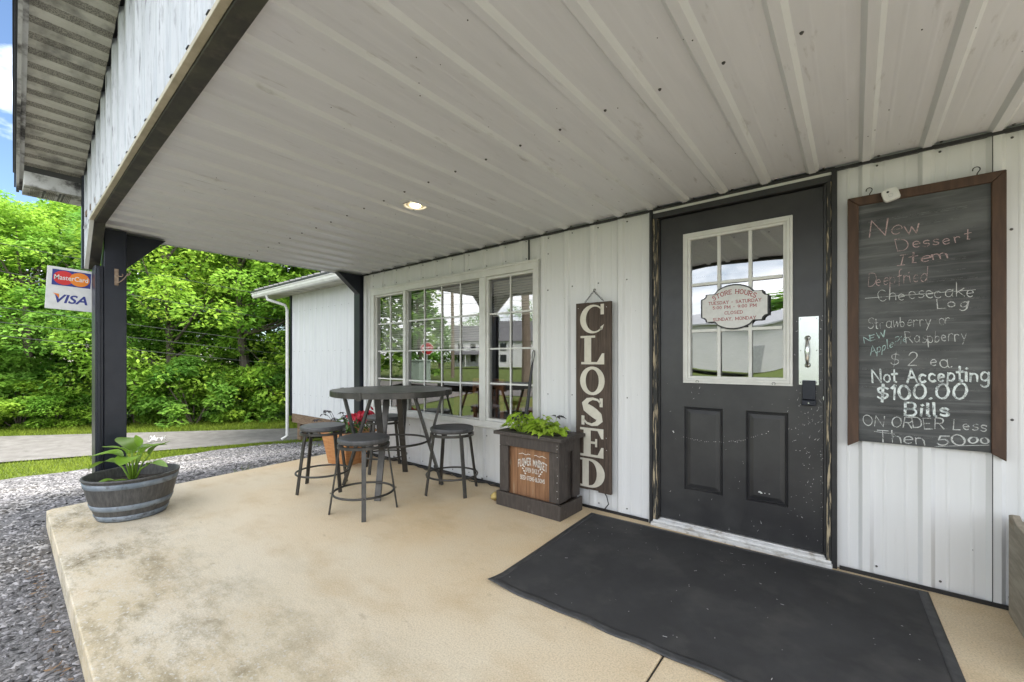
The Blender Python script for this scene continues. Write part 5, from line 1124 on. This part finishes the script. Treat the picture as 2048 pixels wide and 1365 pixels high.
# ---- card sign on the post
t = thing('card_sign', 'small white sign with payment card logos hanging outside the dark post', 'sign', (-4.745, -2.50, 1.675)); OFF[t.name] = Vector()
HW, HH = .129, .162
m = MB(); m.box(-.006, .006, -HW, HW, -HH, HH); m.build('panel', 'signwhite', t, bevel=.002)
m = MB(); m.box(.0062, .0072, -.102, .108, .022, .142); m.build('logo_field', 'logo_blue', t)
SF = lambda d: (lambda a, b, h=0: (d, a, b))
el_ = lambda cx, rx, n=32: [(cx + rx * math.cos(6.2832 * k / n), .082 + .054 * math.sin(6.2832 * k / n)) for k in range(n)]
m = MB(); m.add([(.0078, a, b) for a, b in el_(-.040, .056)], [tuple(range(32))]); m.build('red_disc', 'logo_red', t)
m = MB(); m.add([(.0081, a, b) for a, b in el_(.046, .056)], [tuple(range(32))]); m.build('orange_disc', 'logo_or', t)
m = MB(); text_fit(m, 'MasterCard', SF(.0084), -.090, .093, .066, .103, .012); m.build('lettering', 'plastic_w', t)
m = MB(); text_fit(m, 'VISA', SF(.0066), -.082, .098, -.112, -.044, .025, .22); m.build('lettering', 'logo_blue', t)
m = MB(); m.add([(.0070, -.094, -.040), (.0070, -.060, -.044), (.0070, -.058, -.075), (.0070, -.076, -.052)], [(0, 1, 2, 3)]); m.build('logo_wing', 'logo_or', t)
m = MB(); m.tube([(0, .10, HH), (0, .10, HH + .03)], .003, 5); m.tube([(0, -.08, HH), (0, -.03, HH + .10), (.0, .03, HH + .12)], .0015, 5); m.build('hanger', 'chain', t)
t.rotation_euler = (R(-2.5), 0, 0)

# ---- plant hook on the post
t = thing('plant_bracket', 'small rusty scrolled bracket fixed on the dark porch post', 'bracket', (-4.563, -2.262, 1.79)); OFF[t.name] = Vector()
m = MB(); m.box(.0, .005, -.012, .012, -.07, .06)
m.build('back_plate', 'bracket', t, bevel=.001)
m = MB(); m.tube([(.006, .0, -.06), (.03, .03, -.03), (.05, .055, .01), (.055, .062, .03)], .004, 6); m.tube([(.006, .0, .02), (.018, .014, .0), (.03, .028, .0), (.034, .034, .012), (.028, .030, .02)], .004, 6); m.tube([(.05, .055, .01), (.06, .07, .018), (.062, .074, .034), (.054, .066, .044)], .004, 6)
m.build('scroll_arm', 'bracket', t, smooth=True)

# ---- recessed lamp
t = thing('ceiling_light', 'lit round recessed lamp in the white ribbed porch ceiling', 'ceiling light', (-2.31, -1.09, CZ)); OFF[t.name] = Vector()
m = MB(); m.lathe([(.062, -.001), (.064, -.010), (.084, -.013), (.104, -.008), (.107, -.001)], (0, 0, 0), 40); m.build('trim_ring', 'plastic_w', t, smooth=True)
m = MB(); m.lathe([(.0615, -.0085), (.0, -.0075)], (0, 0, 0), 32); m.build('reflector', 'cream', t)
m = MB(); m.lathe([(.034, -.010), (.026, -.018), (.0, -.021)], (0, 0, 0), 28); m.build('bulb', 'lamp', t, smooth=True)
m = MB(); m.add([(-.03, -.085, -.0145), (.03, -.08, -.0145), (.04, -.072, -.0145), (-.02, -.074, -.0145)], [(0, 1, 2, 3)]); m.add([(-.08, .03, -.0145), (-.07, .05, -.0145), (-.06, .035, -.0145)], [(0, 1, 2)]); m.build('chip_mark', 'seam', t)

# ---- door mat
t = thing('door_mat', 'large black carpet mat with rubber edge lying in front of the door', 'mat', (-.6, -.7, 0))
A_, B_, C_, D_ = Vector((-1.507, -.115, 0)), Vector((-1.442, -1.322, 0)), Vector((.276, -.052, 0)), Vector((.318, -1.275, 0))
def mpt(u, v): return A_.lerp(C_, u).lerp(B_.lerp(D_, u), v)
def mz(u, v):
    e = min(u, 1 - u, v, 1 - v); z = .010
    if e < .03: z = .004 + .006 * e / .03
    if v > .94: z += .0032 * (v - .94) / .06 * (1 + math.sin(u * 46) + .6 * math.sin(u * 23 + 1))
    if u < .05 and v > .9: z += .012 * (1 - u / .05) * (v - .9) / .1
    return z + .0016 * math.sin(u * 9 + 2) * math.sin(v * 7)
m = MB(); NU, NV = 110, 50; rows = []
us = [.022 * k / 3 for k in range(3)] + [lerp(.022, .978, k / NU) for k in range(NU + 1)] + [.978 + .022 * k / 3 for k in range(1, 4)]
vs_ = [.03 * k / 3 for k in range(3)] + [lerp(.03, .97, k / NV) for k in range(NV + 1)] + [.97 + .03 * k / 3 for k in range(1, 4)]
def mp3(u, v): p = mpt(u, v); return (p.x, p.y + (.002 * math.sin(u * 31) if v > .97 else 0), mz(u, v))
inner_u, inner_v = us[3:-3], vs_[3:-3]
m.strip([[mp3(u, v) for v in inner_v] for u in inner_u]); m.build('carpet', 'mat', t, smooth=True)
m = MB()
for uu, vv in ((us[:4], vs_), (us[-4:], vs_), (us[3:-3], vs_[:4]), (us[3:-3], vs_[-4:])): m.strip([[mp3(u, v) for v in vv] for u in uu])
m.build('rubber_edge', 'rubber', t, smooth=True, solid=.003)
m = MB(); rnd = random.Random(9)
for i in range(75):
    u, v = rnd.uniform(.03, .97), rnd.uniform(.04, .96); p = mp3(u, v); a = rnd.uniform(0, 6.3); l = rnd.uniform(.0008, .003) * (3 if rnd.random() < .08 else 1); w_ = rnd.uniform(.0006, .0016); d = Vector((math.cos(a), math.sin(a), 0)); e_ = Vector((-d.y, d.x, 0)); c = Vector((p[0], p[1], p[2] + .0012))
    m.add([c - d * l - e_ * w_, c + d * l - e_ * w_, c + d * l + e_ * w_, c - d * l + e_ * w_], [(0, 1, 2, 3)])
lint = m.build('lint', 'chip', t); lint['kind'] = 'stuff'

# ---- pole leaning at the window, cable, rag, cord, box at the right
t = thing('leaning_pole', 'thin black pole with looped top leaning on the window behind the planter box', 'pole', (-2.11, -.1, 0))
pa, pb = Vector((-2.150, -.19, .02)), Vector((-2.072, -.056, 1.205)); pd = (pb - pa).normalized()
m = MB(); m.tube([pa, pa.lerp(pb, .55), pa.lerp(pb, .8), pb - pd * .10], [.016, .016, .013, .008], 8); m.build('shaft', 'cable', t)
m = MB(); sd_ = Vector((1, 0, -.07)).normalized(); m.tube([pb - pd * .10 + sd_ * -.006, pb - pd * .03 - sd_ * .012, pb - sd_ * .006, pb + sd_ * .008, pb - pd * .03 + sd_ * .012, pb - pd * .10 + sd_ * .006], .004, 6); m.build('loop', 'cable', t)
m = MB(); rnd = random.Random(2); pts = []
for k in range(60):
    x = lerp(-4.55, -2.22, k / 59); pts.append((x, -.055 + .018 * math.sin(k * .9) + rnd.uniform(-.006, .006), .012 + .004 * math.sin(k * 1.7)))
m.tube(pts, .0085, 6)
pts = [(lerp(-4.4, -2.25, k / 49), -.085 + .02 * math.sin(k * 1.3), .010 + max(0, .03 * math.sin(k * .8))) for k in range(50)]; m.tube(pts, .004, 5)
for k in range(0, 50, 5): p = Vector(pts[k]); m.tube([p, p + Vector((0, -.006, .02)), p + Vector((.004, -.012, .03))], [.003, .007, .003], 5)
tag(m.build('light_string', 'cable'), 'black cable and bulb string lying along the wall foot below the window', 'cable')
m = MB(); m.tube([(-1.60, -.05, .030), (-1.55, -.055, .026), (-1.48, -.06, .024), (-1.43, -.055, .032), (-1.405, -.045, .07), (-1.425, -.035, .12), (-1.46, -.03, .16)], .0042, 6)
tag(m.build('sign_cord', 'cable'), 'short black cord hanging in a loop below the closed sign', 'cord')
m = MB(); rnd = random.Random(6); rows = []
for i in range(9):
    th_ = math.pi * i / 8; rows.append([(-2.245 + .035 * math.sin(th_) * math.cos(q) * rnd.uniform(.5, 1.35), -.34 + .045 * math.sin(th_) * math.sin(q) * rnd.uniform(.5, 1.35), max(.001, .034 + .032 * math.cos(th_) * rnd.uniform(.5, 1.3))) for q in [6.283 * k / 12 for k in range(13)]])
for r_ in rows: r_[12] = r_[0]
m.strip(rows); tag(m.build('rag', 'rag', smooth=True), 'crumpled yellow cloth lying at the left foot of the dark planter box', 'cloth')
t = thing('wooden_bin', 'weathered grey wooden box standing against the white wall below the chalkboard at the right edge', 'box', (.6, -.3, 0))
m = MB(); m.prism([(-.06, .0), (-.06, .44), (-.10, .452), (-.17, .425), (-.62, .425), (-.62, .0)], lambda a, b, h: (h, a, b), .530, .556); m.build('side_board', 'greywood', t, bevel=.003)
m = MB(); m.box(.557, 1.3, -.085, -.06, .0, .42); m.box(.557, 1.3, -.62, -.595, .0, .42); m.box(1.30, 1.326, -.62, -.06, 0, .42); m.build('boards', 'greywood', t, bevel=.003)

# ================================================================== INSIDE, SEEN THROUGH THE WINDOW
t = thing('dining_table', 'brown wooden table inside the shop behind the window glass', 'table', (-2.9, .75, 0)); OFF[t.name] = Vector()
m = MB(); m.box(-.75, .95, -.38, .38, .715, .76); m.build('tabletop', 'oak', t, bevel=.004)
m = MB(); m.box(-.65, .85, -.32, .32, .62, .714); m.build('apron', 'oak', t)
for x in (-.62, .82):
    for y in (-.28, .28): m = MB(); m.box(x - .04, x + .04, y - .04, y + .04, .01, .62); m.build('leg', 'oak', t)
def chair(x, y, a, lab):
    t = thing('dining_chair', lab, 'chair', (x, y, 0), 'wooden chairs inside the shop'); OFF[t.name] = Vector()
    m = MB(); m.box(-.2, .2, -.2, .2, .43, .46); m.build('seat', 'oak', t, bevel=.004)
    for px_, py_ in ((-.18, -.18), (.18, -.18), (-.18, .18), (.18, .18)): m = MB(); m.box(px_ - .02, px_ + .02, py_ - .02, py_ + .02, .01, .43); m.build('leg', 'oak', t)
    m = MB(); m.box(-.2, -.16, .17, .2, .461, .95); m.box(.16, .2, .17, .2, .461, .95); m.box(-.159, .159, .172, .198, .85, .95)
    for k in range(4): m.box(-.11 + k * .07, -.09 + k * .07, .178, .192, .461, .849)
    m.build('backrest', 'oak', t); t.rotation_euler = (0, 0, R(a)); return t
chair(-2.75, .32, 180, 'wooden slatted chair inside, between the table and the glass'); chair(-2.3, 1.3, 0, 'wooden slatted chair inside, on the far side of the table')
